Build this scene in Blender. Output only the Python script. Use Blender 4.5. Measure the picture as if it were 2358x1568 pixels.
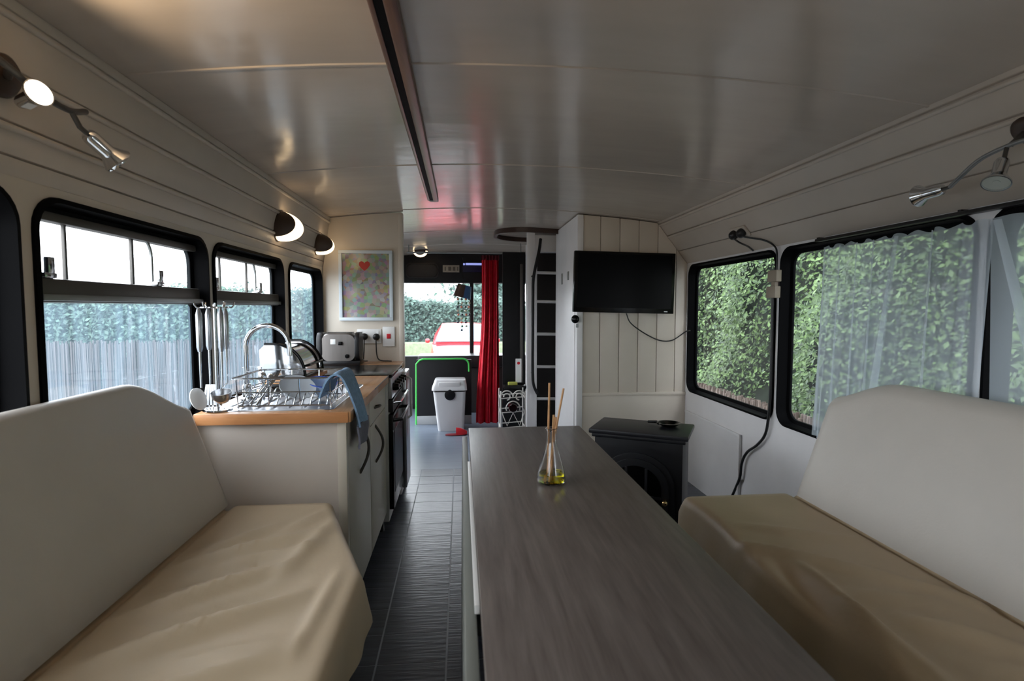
import bpy, bmesh, math, random
from mathutils import Vector, Matrix

for o in list(bpy.data.objects): bpy.data.objects.remove(o)
S = bpy.context.scene
COL = S.collection
rnd = random.Random(7)

# ------------------------------------------------------------------ camera, world, exposure
EYE = 1.15
cam_d = bpy.data.cameras.new('camera'); cam = bpy.data.objects.new('camera', cam_d); COL.objects.link(cam)
cam_d.sensor_width = 36.0; cam_d.lens = 36.0 * 1250.0 / 2358.0
cam_d.clip_start = 0.02; cam_d.clip_end = 200
cam.location = (0, 0, EYE)
cam.rotation_euler = (math.radians(90 - 3.479), 0, math.radians(-5.428))
cam_d.dof.use_dof = True; cam_d.dof.focus_distance = 2.6; cam_d.dof.aperture_fstop = 5.6
S.camera = cam

W = bpy.data.worlds.new('overcast'); S.world = W; W.use_nodes = True
wn = W.node_tree; wn.nodes.clear()
wo = wn.nodes.new('ShaderNodeOutputWorld'); wb = wn.nodes.new('ShaderNodeBackground')
wt = wn.nodes.new('ShaderNodeTexCoord'); ws = wn.nodes.new('ShaderNodeSeparateXYZ'); wr = wn.nodes.new('ShaderNodeValToRGB')
wr.color_ramp.elements[0].position = 0.0; wr.color_ramp.elements[0].color = (0.90, 0.95, 1.0, 1)
wr.color_ramp.elements[1].position = 0.9; wr.color_ramp.elements[1].color = (0.84, 0.91, 1.0, 1)
wn.links.new(wt.outputs['Generated'], ws.inputs[0]); wn.links.new(ws.outputs['Z'], wr.inputs[0])
wn.links.new(wr.outputs[0], wb.inputs['Color']); wb.inputs['Strength'].default_value = 7.0
wn.links.new(wb.outputs[0], wo.inputs[0])
S.view_settings.view_transform = 'Standard'; S.view_settings.look = 'None'
S.view_settings.gamma = 1.0; S.view_settings.use_curve_mapping = False
S.view_settings.exposure = 0.2

# ------------------------------------------------------------------ materials
def lin(c): return tuple(((v/255.0)/12.92 if v/255.0 <= .04045 else ((v/255.0+.055)/1.055)**2.4) for v in c)
def mat(name, rgb, rough=.5, metal=0.0, var=.06, scale=6.0, bump=0.0, bscale=40.0, stretch=(1,1,1), coat=0.0, spec=.5, rvar=0.0):
    m = bpy.data.materials.new(name); m.use_nodes = True; nt = m.node_tree; b = nt.nodes['Principled BSDF']
    c = lin(rgb)
    tc = nt.nodes.new('ShaderNodeTexCoord'); mp = nt.nodes.new('ShaderNodeMapping'); mp.inputs['Scale'].default_value = stretch
    nt.links.new(tc.outputs['Object'], mp.inputs[0])
    n = nt.nodes.new('ShaderNodeTexNoise'); n.inputs['Scale'].default_value = scale; n.inputs['Detail'].default_value = 4
    nt.links.new(mp.outputs[0], n.inputs['Vector'])
    r = nt.nodes.new('ShaderNodeValToRGB')
    r.color_ramp.elements[0].position = .3; r.color_ramp.elements[1].position = .7
    r.color_ramp.elements[0].color = tuple(max(0, v*(1-var)) for v in c)+(1,)
    r.color_ramp.elements[1].color = tuple(min(1, v*(1+var)) for v in c)+(1,)
    nt.links.new(n.outputs['Fac'], r.inputs[0]); nt.links.new(r.outputs[0], b.inputs['Base Color'])
    b.inputs['Roughness'].default_value = rough; b.inputs['Metallic'].default_value = metal
    b.inputs['Specular IOR Level'].default_value = spec
    b.inputs['Coat Weight'].default_value = coat
    if rvar:
        mr = nt.nodes.new('ShaderNodeMapRange'); mr.inputs['To Min'].default_value = max(0, rough-rvar); mr.inputs['To Max'].default_value = rough+rvar
        nt.links.new(n.outputs['Fac'], mr.inputs[0]); nt.links.new(mr.outputs[0], b.inputs['Roughness'])
    if bump:
        n2 = nt.nodes.new('ShaderNodeTexNoise'); n2.inputs['Scale'].default_value = bscale; n2.inputs['Detail'].default_value = 3
        nt.links.new(mp.outputs[0], n2.inputs['Vector'])
        bp = nt.nodes.new('ShaderNodeBump'); bp.inputs['Strength'].default_value = bump; bp.inputs['Distance'].default_value = .01
        nt.links.new(n2.outputs['Fac'], bp.inputs['Height']); nt.links.new(bp.outputs[0], b.inputs['Normal'])
    return m
def emis(name, rgb, strength):
    m = bpy.data.materials.new(name); m.use_nodes = True; nt = m.node_tree; b = nt.nodes['Principled BSDF']
    b.inputs['Base Color'].default_value = lin(rgb)+(1,); b.inputs['Emission Color'].default_value = lin(rgb)+(1,)
    b.inputs['Emission Strength'].default_value = strength
    return m
def sheet(name, rgb, transp, transl, rough=.05, gloss=0.0, streak=False):
    """window film / net: transparent mixed with translucent and diffuse, plus a clear-coat reflection"""
    m = bpy.data.materials.new(name); m.use_nodes = True; nt = m.node_tree; nt.nodes.clear()
    out = nt.nodes.new('ShaderNodeOutputMaterial')
    tr = nt.nodes.new('ShaderNodeBsdfTransparent'); tl = nt.nodes.new('ShaderNodeBsdfTranslucent'); df = nt.nodes.new('ShaderNodeBsdfDiffuse')
    c = lin(rgb)+(1,); tl.inputs[0].default_value = c; df.inputs[0].default_value = c
    m1 = nt.nodes.new('ShaderNodeMixShader'); m1.inputs[0].default_value = transl; nt.links.new(df.outputs[0], m1.inputs[1]); nt.links.new(tl.outputs[0], m1.inputs[2])
    m2 = nt.nodes.new('ShaderNodeMixShader'); m2.inputs[0].default_value = transp; nt.links.new(m1.outputs[0], m2.inputs[1]); nt.links.new(tr.outputs[0], m2.inputs[2])
    if streak:
        tc = nt.nodes.new('ShaderNodeTexCoord'); mp = nt.nodes.new('ShaderNodeMapping'); mp.inputs['Scale'].default_value = (1, 1, .12)
        n = nt.nodes.new('ShaderNodeTexNoise'); n.inputs['Scale'].default_value = 28; n.inputs['Detail'].default_value = 5
        nt.links.new(tc.outputs['Object'], mp.inputs[0]); nt.links.new(mp.outputs[0], n.inputs['Vector'])
        mr = nt.nodes.new('ShaderNodeMapRange'); mr.inputs['From Min'].default_value = .3; mr.inputs['From Max'].default_value = .7
        mr.inputs['To Min'].default_value = max(0, transp-.10); mr.inputs['To Max'].default_value = min(1, transp+.08)
        nt.links.new(n.outputs['Fac'], mr.inputs[0]); nt.links.new(mr.outputs[0], m2.inputs[0])
    last = m2
    if gloss:
        g = nt.nodes.new('ShaderNodeBsdfGlossy'); g.inputs['Roughness'].default_value = rough
        ge = nt.nodes.new('ShaderNodeNewGeometry'); dt = nt.nodes.new('ShaderNodeVectorMath'); dt.operation = 'DOT_PRODUCT'
        nt.links.new(ge.outputs['Normal'], dt.inputs[0]); nt.links.new(ge.outputs['Incoming'], dt.inputs[1])
        def mth(op, a, b=None):
            q = nt.nodes.new('ShaderNodeMath'); q.operation = op
            for i, v in enumerate((a, b)):
                if v is None: continue
                if isinstance(v, (int, float)): q.inputs[i].default_value = v
                else: nt.links.new(v, q.inputs[i])
            return q.outputs[0]
        sch = mth('ADD', mth('MULTIPLY', mth('POWER', mth('SUBTRACT', 1.0, mth('ABSOLUTE', dt.outputs['Value'])), 5.0), .94*gloss), .06*gloss)
        m3 = nt.nodes.new('ShaderNodeMixShader'); nt.links.new(sch, m3.inputs[0]); nt.links.new(m2.outputs[0], m3.inputs[1]); nt.links.new(g.outputs[0], m3.inputs[2]); last = m3
    nt.links.new(last.outputs[0], out.inputs[0])
    return m
def woodmat(name, dark, light, rough, axis=1, scale=14.0):
    m = bpy.data.materials.new(name); m.use_nodes = True; nt = m.node_tree; b = nt.nodes['Principled BSDF']
    tc = nt.nodes.new('ShaderNodeTexCoord'); mp = nt.nodes.new('ShaderNodeMapping')
    sc = [1.0, 1.0, 1.0]; sc[axis] = .07; mp.inputs['Scale'].default_value = sc
    nt.links.new(tc.outputs['Object'], mp.inputs[0])
    n0 = nt.nodes.new('ShaderNodeTexNoise'); n0.inputs['Scale'].default_value = 4; n0.inputs['Detail'].default_value = 2
    nt.links.new(mp.outputs[0], n0.inputs['Vector'])
    mx = nt.nodes.new('ShaderNodeMix'); mx.data_type = 'VECTOR'; mx.inputs[0].default_value = .12
    nt.links.new(mp.outputs[0], mx.inputs[4]); nt.links.new(n0.outputs['Color'], mx.inputs[5])
    n = nt.nodes.new('ShaderNodeTexNoise'); n.inputs['Scale'].default_value = scale*3; n.inputs['Detail'].default_value = 6; n.inputs['Roughness'].default_value = .65
    nt.links.new(mx.outputs[1], n.inputs['Vector'])
    r = nt.nodes.new('ShaderNodeValToRGB'); r.color_ramp.elements[0].position = .32; r.color_ramp.elements[1].position = .68
    r.color_ramp.elements[0].color = lin(dark)+(1,); r.color_ramp.elements[1].color = lin(light)+(1,)
    nt.links.new(n.outputs['Fac'], r.inputs[0]); nt.links.new(r.outputs[0], b.inputs['Base Color'])
    b.inputs['Roughness'].default_value = rough
    bp = nt.nodes.new('ShaderNodeBump'); bp.inputs['Strength'].default_value = .08; bp.inputs['Distance'].default_value = .004
    nt.links.new(n.outputs['Fac'], bp.inputs['Height']); nt.links.new(bp.outputs[0], b.inputs['Normal'])
    return m

M = {}
M['cream']   = mat('cream_paint', (210, 200, 186), .34, var=.03, bump=.05, bscale=9)
M['cove']    = mat('cream_board_paint', (205, 194, 182), .42, var=.03, bump=.05, bscale=14)
M['ceil']    = mat('gloss_ceiling_paint', (192, 181, 170), .17, var=.03, bump=.16, bscale=3.2, stretch=(.6, 2.2, 1), rvar=.07)
M['white']   = mat('white_paint', (232, 230, 230), .35, var=.03, bump=.04, bscale=12)
M['rubber']  = mat('black_rubber', (9, 9, 11), .6, var=.15, spec=.05)
M['alu']     = mat('dull_aluminium', (92, 88, 84), .42, metal=.6, var=.08)
M['alul']    = mat('light_aluminium', (150, 152, 152), .35, metal=.7, var=.05)
M['chrome']  = mat('chrome', (215, 217, 220), .10, metal=1.0, var=.03)
M['toast']   = mat('dark_brushed_steel', (138, 132, 128), .36, metal=1.0, var=.05, stretch=(12, 1, 1))
M['steel']   = mat('brushed_steel', (190, 192, 196), .28, metal=1.0, var=.05, stretch=(1, 12, 1))
M['tile']    = mat('slate_vinyl', (76, 80, 91), .28, var=.30, scale=5, bump=.12, bscale=14, stretch=(.5, 6, 1))
M['grout']   = mat('pale_grout', (158, 164, 174), .5, var=.05)
M['vinyl']   = mat('grey_blue_vinyl', (112, 122, 136), .32, var=.10, stretch=(.5, 5, 1), bump=.06, bscale=20)  # paler tone takes in the reflection on the front floor
M['leather'] = mat('cream_leatherette', (194, 188, 179), .40, var=.03, bump=.04, bscale=120)
M['seat']    = mat('beige_stretch_cover', (198, 178, 148), .50, var=.04, bump=.05, bscale=60)
M['table']   = woodmat('grey_oak_laminate', (90, 81, 76), (118, 109, 103), .34, axis=1, scale=26)
M['leaf_f']  = mat('grey_green_laminate', (122, 124, 118), .45, var=.04)
M['whitepl'] = mat('white_plastic', (232, 232, 230), .35, var=.02)
M['beech']   = woodmat('beech_worktop', (170, 120, 78), (206, 158, 112), .30, axis=1, scale=10)
M['beechend']= woodmat('beech_worktop_end', (182, 122, 76), (214, 152, 100), .34, axis=0, scale=10)
M['cab']     = mat('cream_cabinet', (206, 198, 182), .36, var=.02)
M['cabend']  = mat('pale_end_panel', (212, 202, 192), .40, var=.02)
M['black']   = mat('satin_black', (18, 18, 20), .35, var=.1)
M['stove']   = mat('cast_black', (30, 31, 37), .42, var=.08)
M['gloss']   = mat('gloss_black', (5, 5, 6), .2, var=.1, spec=.3)
M['screen']  = mat('black_screen', (2, 2, 3), .35, var=.1, spec=.08)
M['brown']   = mat('brown_lamp_cap', (70, 54, 44), .45, var=.1)
M['dkwood']  = woodmat('dark_stained_wood', (78, 50, 34), (122, 84, 58), .35, axis=1)
M['ringwood']= mat('dark_brown_trim', (58, 40, 34), .35, var=.1)
M['red']     = mat('red_velvet', (208, 14, 44), .62, var=.14, scale=20)
M['redcloth']= mat('red_felt', (200, 16, 34), .6, var=.1)
M['blue']    = mat('blue_towel', (130, 162, 194), .9, var=.12, scale=90, bump=.25, bscale=240)
M['towelg']  = mat('grey_towel_band', (112, 112, 126), .9, var=.1, scale=90, bump=.2, bscale=240)
M['dark']    = mat('charcoal_panel', (25, 25, 27), .5, spec=.25, var=.1)
M['darkbr']  = mat('brown_black_panel', (26, 22, 22), .5, var=.1)
M['green']   = mat('green_edge_trim', (60, 190, 76), .4, var=.05)
M['binw']    = mat('pale_grey_bin', (205, 204, 206), .42, var=.02)
M['bag']     = mat('black_bin_bag', (24, 24, 28), .25, var=.1)
M['frame_w'] = mat('white_frame', (205, 215, 222), .35, var=.03)
M['reed']    = mat('rattan_stick', (196, 148, 100), .6, var=.1, scale=30)
M['brass']   = mat('brass', (210, 180, 130), .22, metal=1.0)
M['skirt']   = mat('grey_skirting', (150, 152, 154), .4, var=.05)
M['yellowg'] = mat('yellow_green', (186, 190, 90), .5)
M['plug']    = mat('black_plug', (20, 20, 22), .4, var=.05)
M['beigebox']= mat('beige_plastic', (150, 138, 122), .5, var=.04)
M['wire_w']  = mat('white_wire', (228, 224, 218), .4, var=.03)
M['lampon']  = emis('lit_lens', (255, 222, 176), 2.6)
M['lampspot']= emis('lit_spot_lens', (255, 244, 220), 12.0)
M['lampoff'] = mat('unlit_lens', (190, 196, 190), .12, var=.05)
M['bluelit'] = emis('blue_screen', (150, 160, 230), .75)
M['navy']    = mat('navy_case', (24, 26, 60), .3)
M['glass']   = sheet('window_glass', (200, 215, 220), .96, .5, gloss=1.0)
M['glassd']  = sheet('grimy_window_glass', (176, 206, 224), .83, .72, gloss=1.0, streak=True)
M['sheer']   = sheet('sheer_net', (222, 232, 244), .46, .45, rough=.4)
M['sheerf']  = sheet('sheer_net_hem', (226, 236, 246), .30, .45, rough=.4)
def realglass(name, rgb=(255,255,255), rough=.0):
    m = bpy.data.materials.new(name); m.use_nodes = True; b = m.node_tree.nodes['Principled BSDF']
    b.inputs['Base Color'].default_value = lin(rgb)+(1,); b.inputs['Roughness'].default_value = rough
    b.inputs['Transmission Weight'].default_value = 1.0; b.inputs['IOR'].default_value = 1.45
    return m
M['flask']   = realglass('flask_glass')
M['oil']     = realglass('yellow_oil', (235, 225, 30))

# ------------------------------------------------------------------ mesh helpers
class B:
    def __init__(s): s.v = []; s.f = []
    def add(s, vs, fs):
        n = len(s.v); s.v += [tuple(p) for p in vs]; s.f += [tuple(i+n for i in f) for f in fs]; return s
    def box(s, x0, x1, y0, y1, z0, z1, mx=None):
        vs = [Vector((x, y, z)) for z in (z0, z1) for y in (y0, y1) for x in (x0, x1)]
        if mx: vs = [mx @ p for p in vs]
        return s.add(vs, [(0,2,3,1),(4,5,7,6),(0,1,5,4),(2,6,7,3),(0,4,6,2),(1,3,7,5)])
    def tube(s, pts, r, n=8, caps=True, closed=False):
        pts = [Vector(p) for p in pts]; m = len(pts)
        rs = r if isinstance(r, (list, tuple)) else [r]*m
        vs = []; up = None
        for i, p in enumerate(pts):
            a = pts[(i-1) % m] if (i > 0 or closed) else p; b = pts[(i+1) % m] if (i < m-1 or closed) else p
            t = (b-a); t = t.normalized() if t.length > 1e-9 else Vector((0, 0, 1))
            if up is None:
                up = Vector((0, 0, 1)) if abs(t.z) < .9 else Vector((1, 0, 0))
            u = (up - t*up.dot(t))
            u = u.normalized() if u.length > 1e-6 else t.orthogonal().normalized()
            up = u; w = t.cross(u)
            for k in range(n):
                a_ = 2*math.pi*k/n; vs.append(p + (u*math.cos(a_) + w*math.sin(a_))*rs[i])
        fs = []
        for i in range(m if closed else m-1):
            j = (i+1) % m
            for k in range(n): fs.append((i*n+k, i*n+(k+1) % n, j*n+(k+1) % n, j*n+k))
        if caps and not closed: fs += [tuple(range(n-1, -1, -1)), tuple((m-1)*n+k for k in range(n))]
        return s.add(vs, fs)
    def lathe(s, prof, o=(0,0,0), ax=(0,0,1), n=24, a0=0.0, a1=2*math.pi, caps=True):
        """prof: (r, h) along axis ax from origin o"""
        ax = Vector(ax).normalized(); u = ax.orthogonal().normalized(); w = ax.cross(u); o = Vector(o)
        full = abs(a1-a0-2*math.pi) < 1e-6; k = n if full else n+1; vs = []
        for (r, h) in prof:
            for i in range(k):
                a = a0+(a1-a0)*i/n; vs.append(o + ax*h + (u*math.cos(a)+w*math.sin(a))*r)
        fs = []
        for j in range(len(prof)-1):
            for i in range(n):
                i2 = (i+1) % k; fs.append((j*k+i, j*k+i2, (j+1)*k+i2, (j+1)*k+i))
        if caps and full:
            if prof[0][0] > 1e-6: fs.append(tuple(range(k-1, -1, -1)))
            if prof[-1][0] > 1e-6: fs.append(tuple((len(prof)-1)*k+i for i in range(k)))
        return s.add(vs, fs)
    def prism(s, poly, fn0, fn1):
        """poly: 2D points; fn0/fn1 map (a,b) to the two end faces"""
        n = len(poly); vs = [fn0(*p) for p in poly]+[fn1(*p) for p in poly]
        fs = [tuple(range(n-1, -1, -1)), tuple(range(n, 2*n))]+[(i, (i+1) % n, n+(i+1) % n, n+i) for i in range(n)]
        return s.add(vs, fs)
    def loft(s, rings, closed=True, caps=True):
        n = len(rings[0]); vs = [p for r in rings for p in r]; fs = []
        for j in range(len(rings)-1):
            for i in range(n if closed else n-1):
                i2 = (i+1) % n; fs.append((j*n+i, j*n+i2, (j+1)*n+i2, (j+1)*n+i))
        if caps and closed: fs += [tuple(range(n-1, -1, -1)), tuple((len(rings)-1)*n+i for i in range(n))]
        return s.add(vs, fs)
    def build(s, name, m, parent=None, bevel=0.0, smooth=None, seg=2, flip=True):
        me = bpy.data.meshes.new(name); me.from_pydata(s.v, [], s.f)
        bm = bmesh.new(); bm.from_mesh(me)
        bmesh.ops.remove_doubles(bm, verts=bm.verts, dist=1e-6)
        if flip: bmesh.ops.recalc_face_normals(bm, faces=bm.faces)
        if bevel:
            es = [e for e in bm.edges if len(e.link_faces) == 2 and e.calc_face_angle(0) > .5]
            bmesh.ops.bevel(bm, geom=es, offset=bevel, segments=seg, affect='EDGES', profile=.6, clamp_overlap=True)
        bm.to_mesh(me); bm.free()
        if smooth is None and bevel: smooth = 40
        if smooth:
            for p in me.polygons: p.use_smooth = True
            me.set_sharp_from_angle(angle=math.radians(smooth))
        return link(name, me, m, parent)
def link(name, me, m, parent=None):
    if m and not me.materials: me.materials.append(M[m] if isinstance(m, str) else m)
    o = bpy.data.objects.new(name, me); COL.objects.link(o)
    if parent:
        o.parent = parent; o.matrix_parent_inverse = parent.matrix_basis.inverted()
    return o
def thing(name, label, cat, loc=(0,0,0), group=None, rotz=0.0):
    o = bpy.data.objects.new(name, None); COL.objects.link(o); o.empty_display_size = .05
    o.location = loc; o.rotation_euler = (0, 0, rotz)
    o['label'] = label; o['category'] = cat
    if group: o['group'] = group
    return o
def tag(o, label, cat, group=None, kind=None):
    o['label'] = label; o['category'] = cat
    if group: o['group'] = group
    if kind: o['kind'] = kind
    return o
def struct(o): o['kind'] = 'structure'; return o
def sroot(name, loc=(0,0,0)):
    o = bpy.data.objects.new(name, None); COL.objects.link(o); o.location = loc; o.empty_display_size = .05
    o['kind'] = 'structure'; return o
def rrect(u0, u1, v0, v1, r, n=6):
    pts = []
    for (cu, cv, a) in ((u1-r, v1-r, 0), (u0+r, v1-r, 90), (u0+r, v0+r, 180), (u1-r, v0+r, 270)):
        for i in range(n+1):
            t = math.radians(a+90*i/n); pts.append((cu+r*math.cos(t), cv+r*math.sin(t)))
    return pts
def bez(pts, n=10):
    """Catmull-Rom through points"""
    P = [Vector(p) for p in pts]; P = [P[0]*2-P[1]]+P+[P[-1]*2-P[-2]]; out = []
    for i in range(1, len(P)-2):
        for k in range(n):
            t = k/n; a, b, c, d = P[i-1], P[i], P[i+1], P[i+2]
            out.append(.5*((2*b)+(c-a)*t+(2*a-5*b+4*c-d)*t*t+(3*b-a-3*c+d)*t**3))
    out.append(P[-2]); return out

XL, XR = -.85, 1.495           # inner wall faces
YB = 3.48                      # bulkhead
YREAR, YFRONT = -1.5, 6.25
def cz(x): return 1.768 - .062*((x-.24)/1.04)**2      # arched ceiling

# ================================================================== STRUCTURE
# ---- floor: backing sheet with raised slate tiles, plain sheet at the front
fl = sroot('floor')
B().box(XL-.06, XR+.06, YREAR-.06, 3.84, -.05, -.0008).build('grout_bed', 'grout', fl)
TX = [-.727, -.502, -.277, -.052, .173, .398]; PW, PL = .225, .1635
tile_me = None
rows = 28
for i in range(len(TX)-1):
    for j in range(rows):
        y1 = 3.84-j*PL
        if tile_me is None:
            bb = B().box(0, PW-.006, -PL+.004, 0, -.0035, .0); t = bb.build('floor_tile', 'tile', fl); tile_me = t.data
        else:
            t = link('floor_tile', tile_me, 'tile', fl)
        t.location = (TX[i]+.003, y1-.0015, 0)
B().box(XL, -.727, YREAR, 3.84, -.006, -.0001).build('floor_margin', 'tile', fl)
B().box(.398, XR, YREAR, 3.84, -.006, -.0001).build('floor_margin', 'tile', fl)
B().box(XL-.06, XR+.06, 3.84, YFRONT+.1, -.05, .0).build('front_floor_sheet', 'vinyl', fl)

# ---- side walls with window openings
def wall_with_holes(name, X, thick, y0, y1, z0, z1, holes, m, parent=None):
    bm = bmesh.new()
    def loop(pts):
        vs = [bm.verts.new((X, p[0], p[1])) for p in pts]
        return [bm.edges.new((vs[i], vs[(i+1) % len(vs)])) for i in range(len(vs))]
    es = loop([(y0, z0), (y1, z0), (y1, z1), (y0, z1)])
    for h in holes: es += loop(h)
    bmesh.ops.triangle_fill(bm, use_beauty=True, use_dissolve=False, edges=es)
    fs = bm.faces[:]
    ex = bmesh.ops.extrude_face_region(bm, geom=fs)
    for v in [g for g in ex['geom'] if isinstance(g, bmesh.types.BMVert)]: v.co.x += thick
    bmesh.ops.recalc_face_normals(bm, faces=bm.faces)
    me = bpy.data.meshes.new(name); bm.to_mesh(me); bm.free()
    return struct(link(name, me, m, parent))
LW = [(-1.28, -.46), (-.42, .37), (.41, 1.14), (1.18, 1.93), (1.97, 2.72), (2.80, 3.45), (3.72, 4.42), (4.6, 5.9)]  # last two openings are out of view, added to light the front end
RW = [(-1.40, -.62), (-.60, .40), (.43, 1.415), (1.45, 2.42), (2.455, 3.45)]
LZ = (.78, 1.378); RZ = (.602, 1.425)
lh = [rrect(a, b, *(LZ if i < 7 else (.05, 1.36)), .07) for i, (a, b) in enumerate(LW)]
rh = [rrect(a, b, *RZ, .07) for (a, b) in RW]
wall_with_holes('wall_left', XL, -.055, YREAR, YFRONT, 0, 1.40, lh, 'cream')
wall_with_holes('wall_right', XR, .055, YREAR, YFRONT, 0, 1.44, rh, 'white')

wcount = [0]
def window(X, side, y0, y1, z0, z1, slider=False, dirty=False):
    """side -1 left wall, +1 right wall: positive depth goes outwards"""
    wcount[0] += 1
    w = sroot('window_%d' % wcount[0], (X, (y0+y1)/2, z0))
    def ring(off, dep): return [(X+side*dep, p[0], p[1]) for p in rrect(y0-off, y1+off, z0-off, z1+off, .07+off*.6)]
    prof = [(.003, -.0005), (.003, -.007), (-.008, -.009), (-.012, .036), (-.028, .040), (-.028, .052), (.0, .056)]
    bb = B(); bb.loft([ring(*p) for p in prof], closed=True, caps=False); bb.build('window_frame', 'rubber', w, smooth=50)
    gx = X+side*.046
    gm = 'glassd' if dirty else 'glass'
    yA, yB, zA, zB = y0+.026, y1-.026, z0+.026, z1-.026
    if not slider:
        o = [(p[0], p[1]) for p in rrect(yA, yB, zA, zB, .05)]
        bb = B(); bb.add([(gx, a, b) for a, b in o], [tuple(range(len(o)))]); bb.build('glass_pane', gm, w)
    else:
        zr0, zr1 = 1.160, 1.212
        o = rrect(yA, yB, zA, zr0, .02)
        bb = B(); bb.add([(gx, a, b) for a, b in o], [tuple(range(len(o)))]); bb.build('glass_pane', 'glassd', w)
        bb = B().box(min(X+side*.012, X+side*.052), max(X+side*.012, X+side*.052), yA, yB, zr0, zr1)
        rl = bb.build('transom_rail', 'alu', w, bevel=.006)
        bb = B().box(X+side*.006-.004, X+side*.006+.004, yA, yB, zr0+.004, zr0+.018); bb.build('rail_lip', 'alul', rl, bevel=.002)
        bb = B().box(min(X+side*.02, X+side*.05), max(X+side*.02, X+side*.05), yA, yB, zB-.018, zB+.002); bb.build('vent_track', 'alu', w, bevel=.004)
        L = yB-yA
        for k, (a, b) in enumerate(((yA, yA+.62*L), (yA+.56*L, yB))):
            gx2 = X+side*(.030+.012*k)
            bb = B(); bb.add([(gx2, a, zr1), (gx2, b, zr1), (gx2, b, zB-.01), (gx2, a, zB-.01)], [(0,1,2,3)]); bb.build('vent_pane', 'glass', w)
        for f, t in ((.16, .004), (.52, .005)):
            bb = B().box(min(X+side*.030, X+side*.038), max(X+side*.030, X+side*.038), yA+f*L-t, yA+f*L+t, zr1, zB-.012); bb.build('vent_bar', 'alu', w, bevel=.002)
        # curved leading edge of the sliding pane
        e = yA+.645*L
        pts = [(X+side*.03, e, zr1)]+[(X+side*.03, e, zr1+.06)]+[(X+side*.03, e-.04+.04*math.cos(t), zB-.060+.05*math.sin(t)) for t in [i*math.pi/16 for i in range(9)]]
        bb = B().tube(pts, .005, 6); bb.build('sliding_pane_edge', 'alul', w, smooth=40)
        for f in (.05, .66):
            yy = yA+f*L
            bb = B().box(X+side*.018-.008, X+side*.018+.008, yy-.018, yy+.018, zr1, zr1+.012)
            bb.box(X+side*.014-.006, X+side*.014+.006, yy-.010, yy+.010, zr1+.01, zr1+.045); bb.build('vent_catch', 'chrome', w, bevel=.003)
    return w
for i, (a, b) in enumerate(LW):
    if i < 7: window(XL, -1, a, b, *LZ, slider=(i in (3, 4)), dirty=(i == 5))
    else:     window(XL, -1, a, b, .05, 1.36)
for (a, b) in RW: window(XR, 1, a, b, *RZ)

# ---- sloped cove boards (left and right), each board its own piece
def cove(name, p0, p1, cuts, sgn, y0, y1, beads):
    r = sroot(name, (p0[0], y0, p0[1]))
    def at(z): t = (z-p0[1])/(p1[1]-p0[1]); return p0[0]+(p1[0]-p0[0])*t
    for i in range(len(cuts)-1):
        a, b = cuts[i]+.0018, cuts[i+1]-.0018
        bb = B(); o = .0
        prof = [(at(a), a), (at(b), b), (at(b)+sgn*.03, b), (at(a)+sgn*.03, a)]
        bb.prism(prof, lambda u, v: (u, y0, v), lambda u, v: (u, y1, v)); bb.build('cove_board', 'cove', r, bevel=.003)
    for z in [q-.009 for q in beads]:
        bb = B().tube([(at(z)-sgn*.001, y0, z), (at(z)-sgn*.001, y1, z)], .0070, 8); bb.build('cove_bead', 'cove', r, smooth=50)
    bb = B()
    bb.add([(p0[0]+sgn*.031, y0, p0[1]-.0), (p0[0]+sgn*.031, y1, p0[1]), (p1[0]+sgn*.031, y1, p1[1]+.03), (p1[0]+sgn*.031, y0, p1[1]+.03)], [(0,1,2,3)])
    bb.build('cove_backing', 'cove', r)
    return r
cove('wall_cove_left', (XL, 1.398), (-.797, 1.702), [1.398, 1.436, 1.495, 1.588, 1.682, 1.706], -1, YREAR, YFRONT, [1.495, 1.588, 1.682])
cove('wall_cove_right', (XR, 1.438), (1.275, 1.720), [1.438, 1.52, 1.618, 1.693, 1.722], 1, YREAR, YFRONT, [1.618, 1.693])

# ---- ceiling: arched panels with cover strips at the joints
ce = sroot('ceiling', (.24, 0, 1.75))
seams = [-1.5, -.55, .44, 1.42, 2.39, 3.42, 4.40, 5.35, 6.25]
XA, XB_ = -.83, 1.31
for k in range(len(seams)-1):
    a, b = seams[k]+.001, seams[k+1]-.001
    bb = B(); n = 28; xs = [XA+(XB_-XA)*i/n for i in range(n+1)]
    ring = lambda y: [(x, y, cz(x)) for x in xs]+[(x, y, cz(x)+.02) for x in reversed(xs)]
    ys = [a+(b-a)*i/6 for i in range(7)]
    bb.loft([ring(y) for y in ys]); bb.build('ceiling_panel', 'ceil', ce, smooth=30)
for k in range(1, len(seams)-1):
    bb = B(); n = 28; xs = [XA+(XB_-XA)*i/n for i in range(n+1)]
    ring = lambda y, d: [(x, y, cz(x)-d) for x in xs]+[(x, y, cz(x)+.004) for x in reversed(xs)]
    bb.loft([ring(seams[k]-.007, .0004), ring(seams[k]-.004, .0030), ring(seams[k]+.004, .0030), ring(seams[k]+.007, .0004)]); bb.build('joint_strip', 'ceil', ce, smooth=40)
B().box(XL-.1, XR+.1, YREAR-.1, YFRONT+.1, 1.80, 1.84).build('upper_deck_floor', 'dark', ce)

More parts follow.
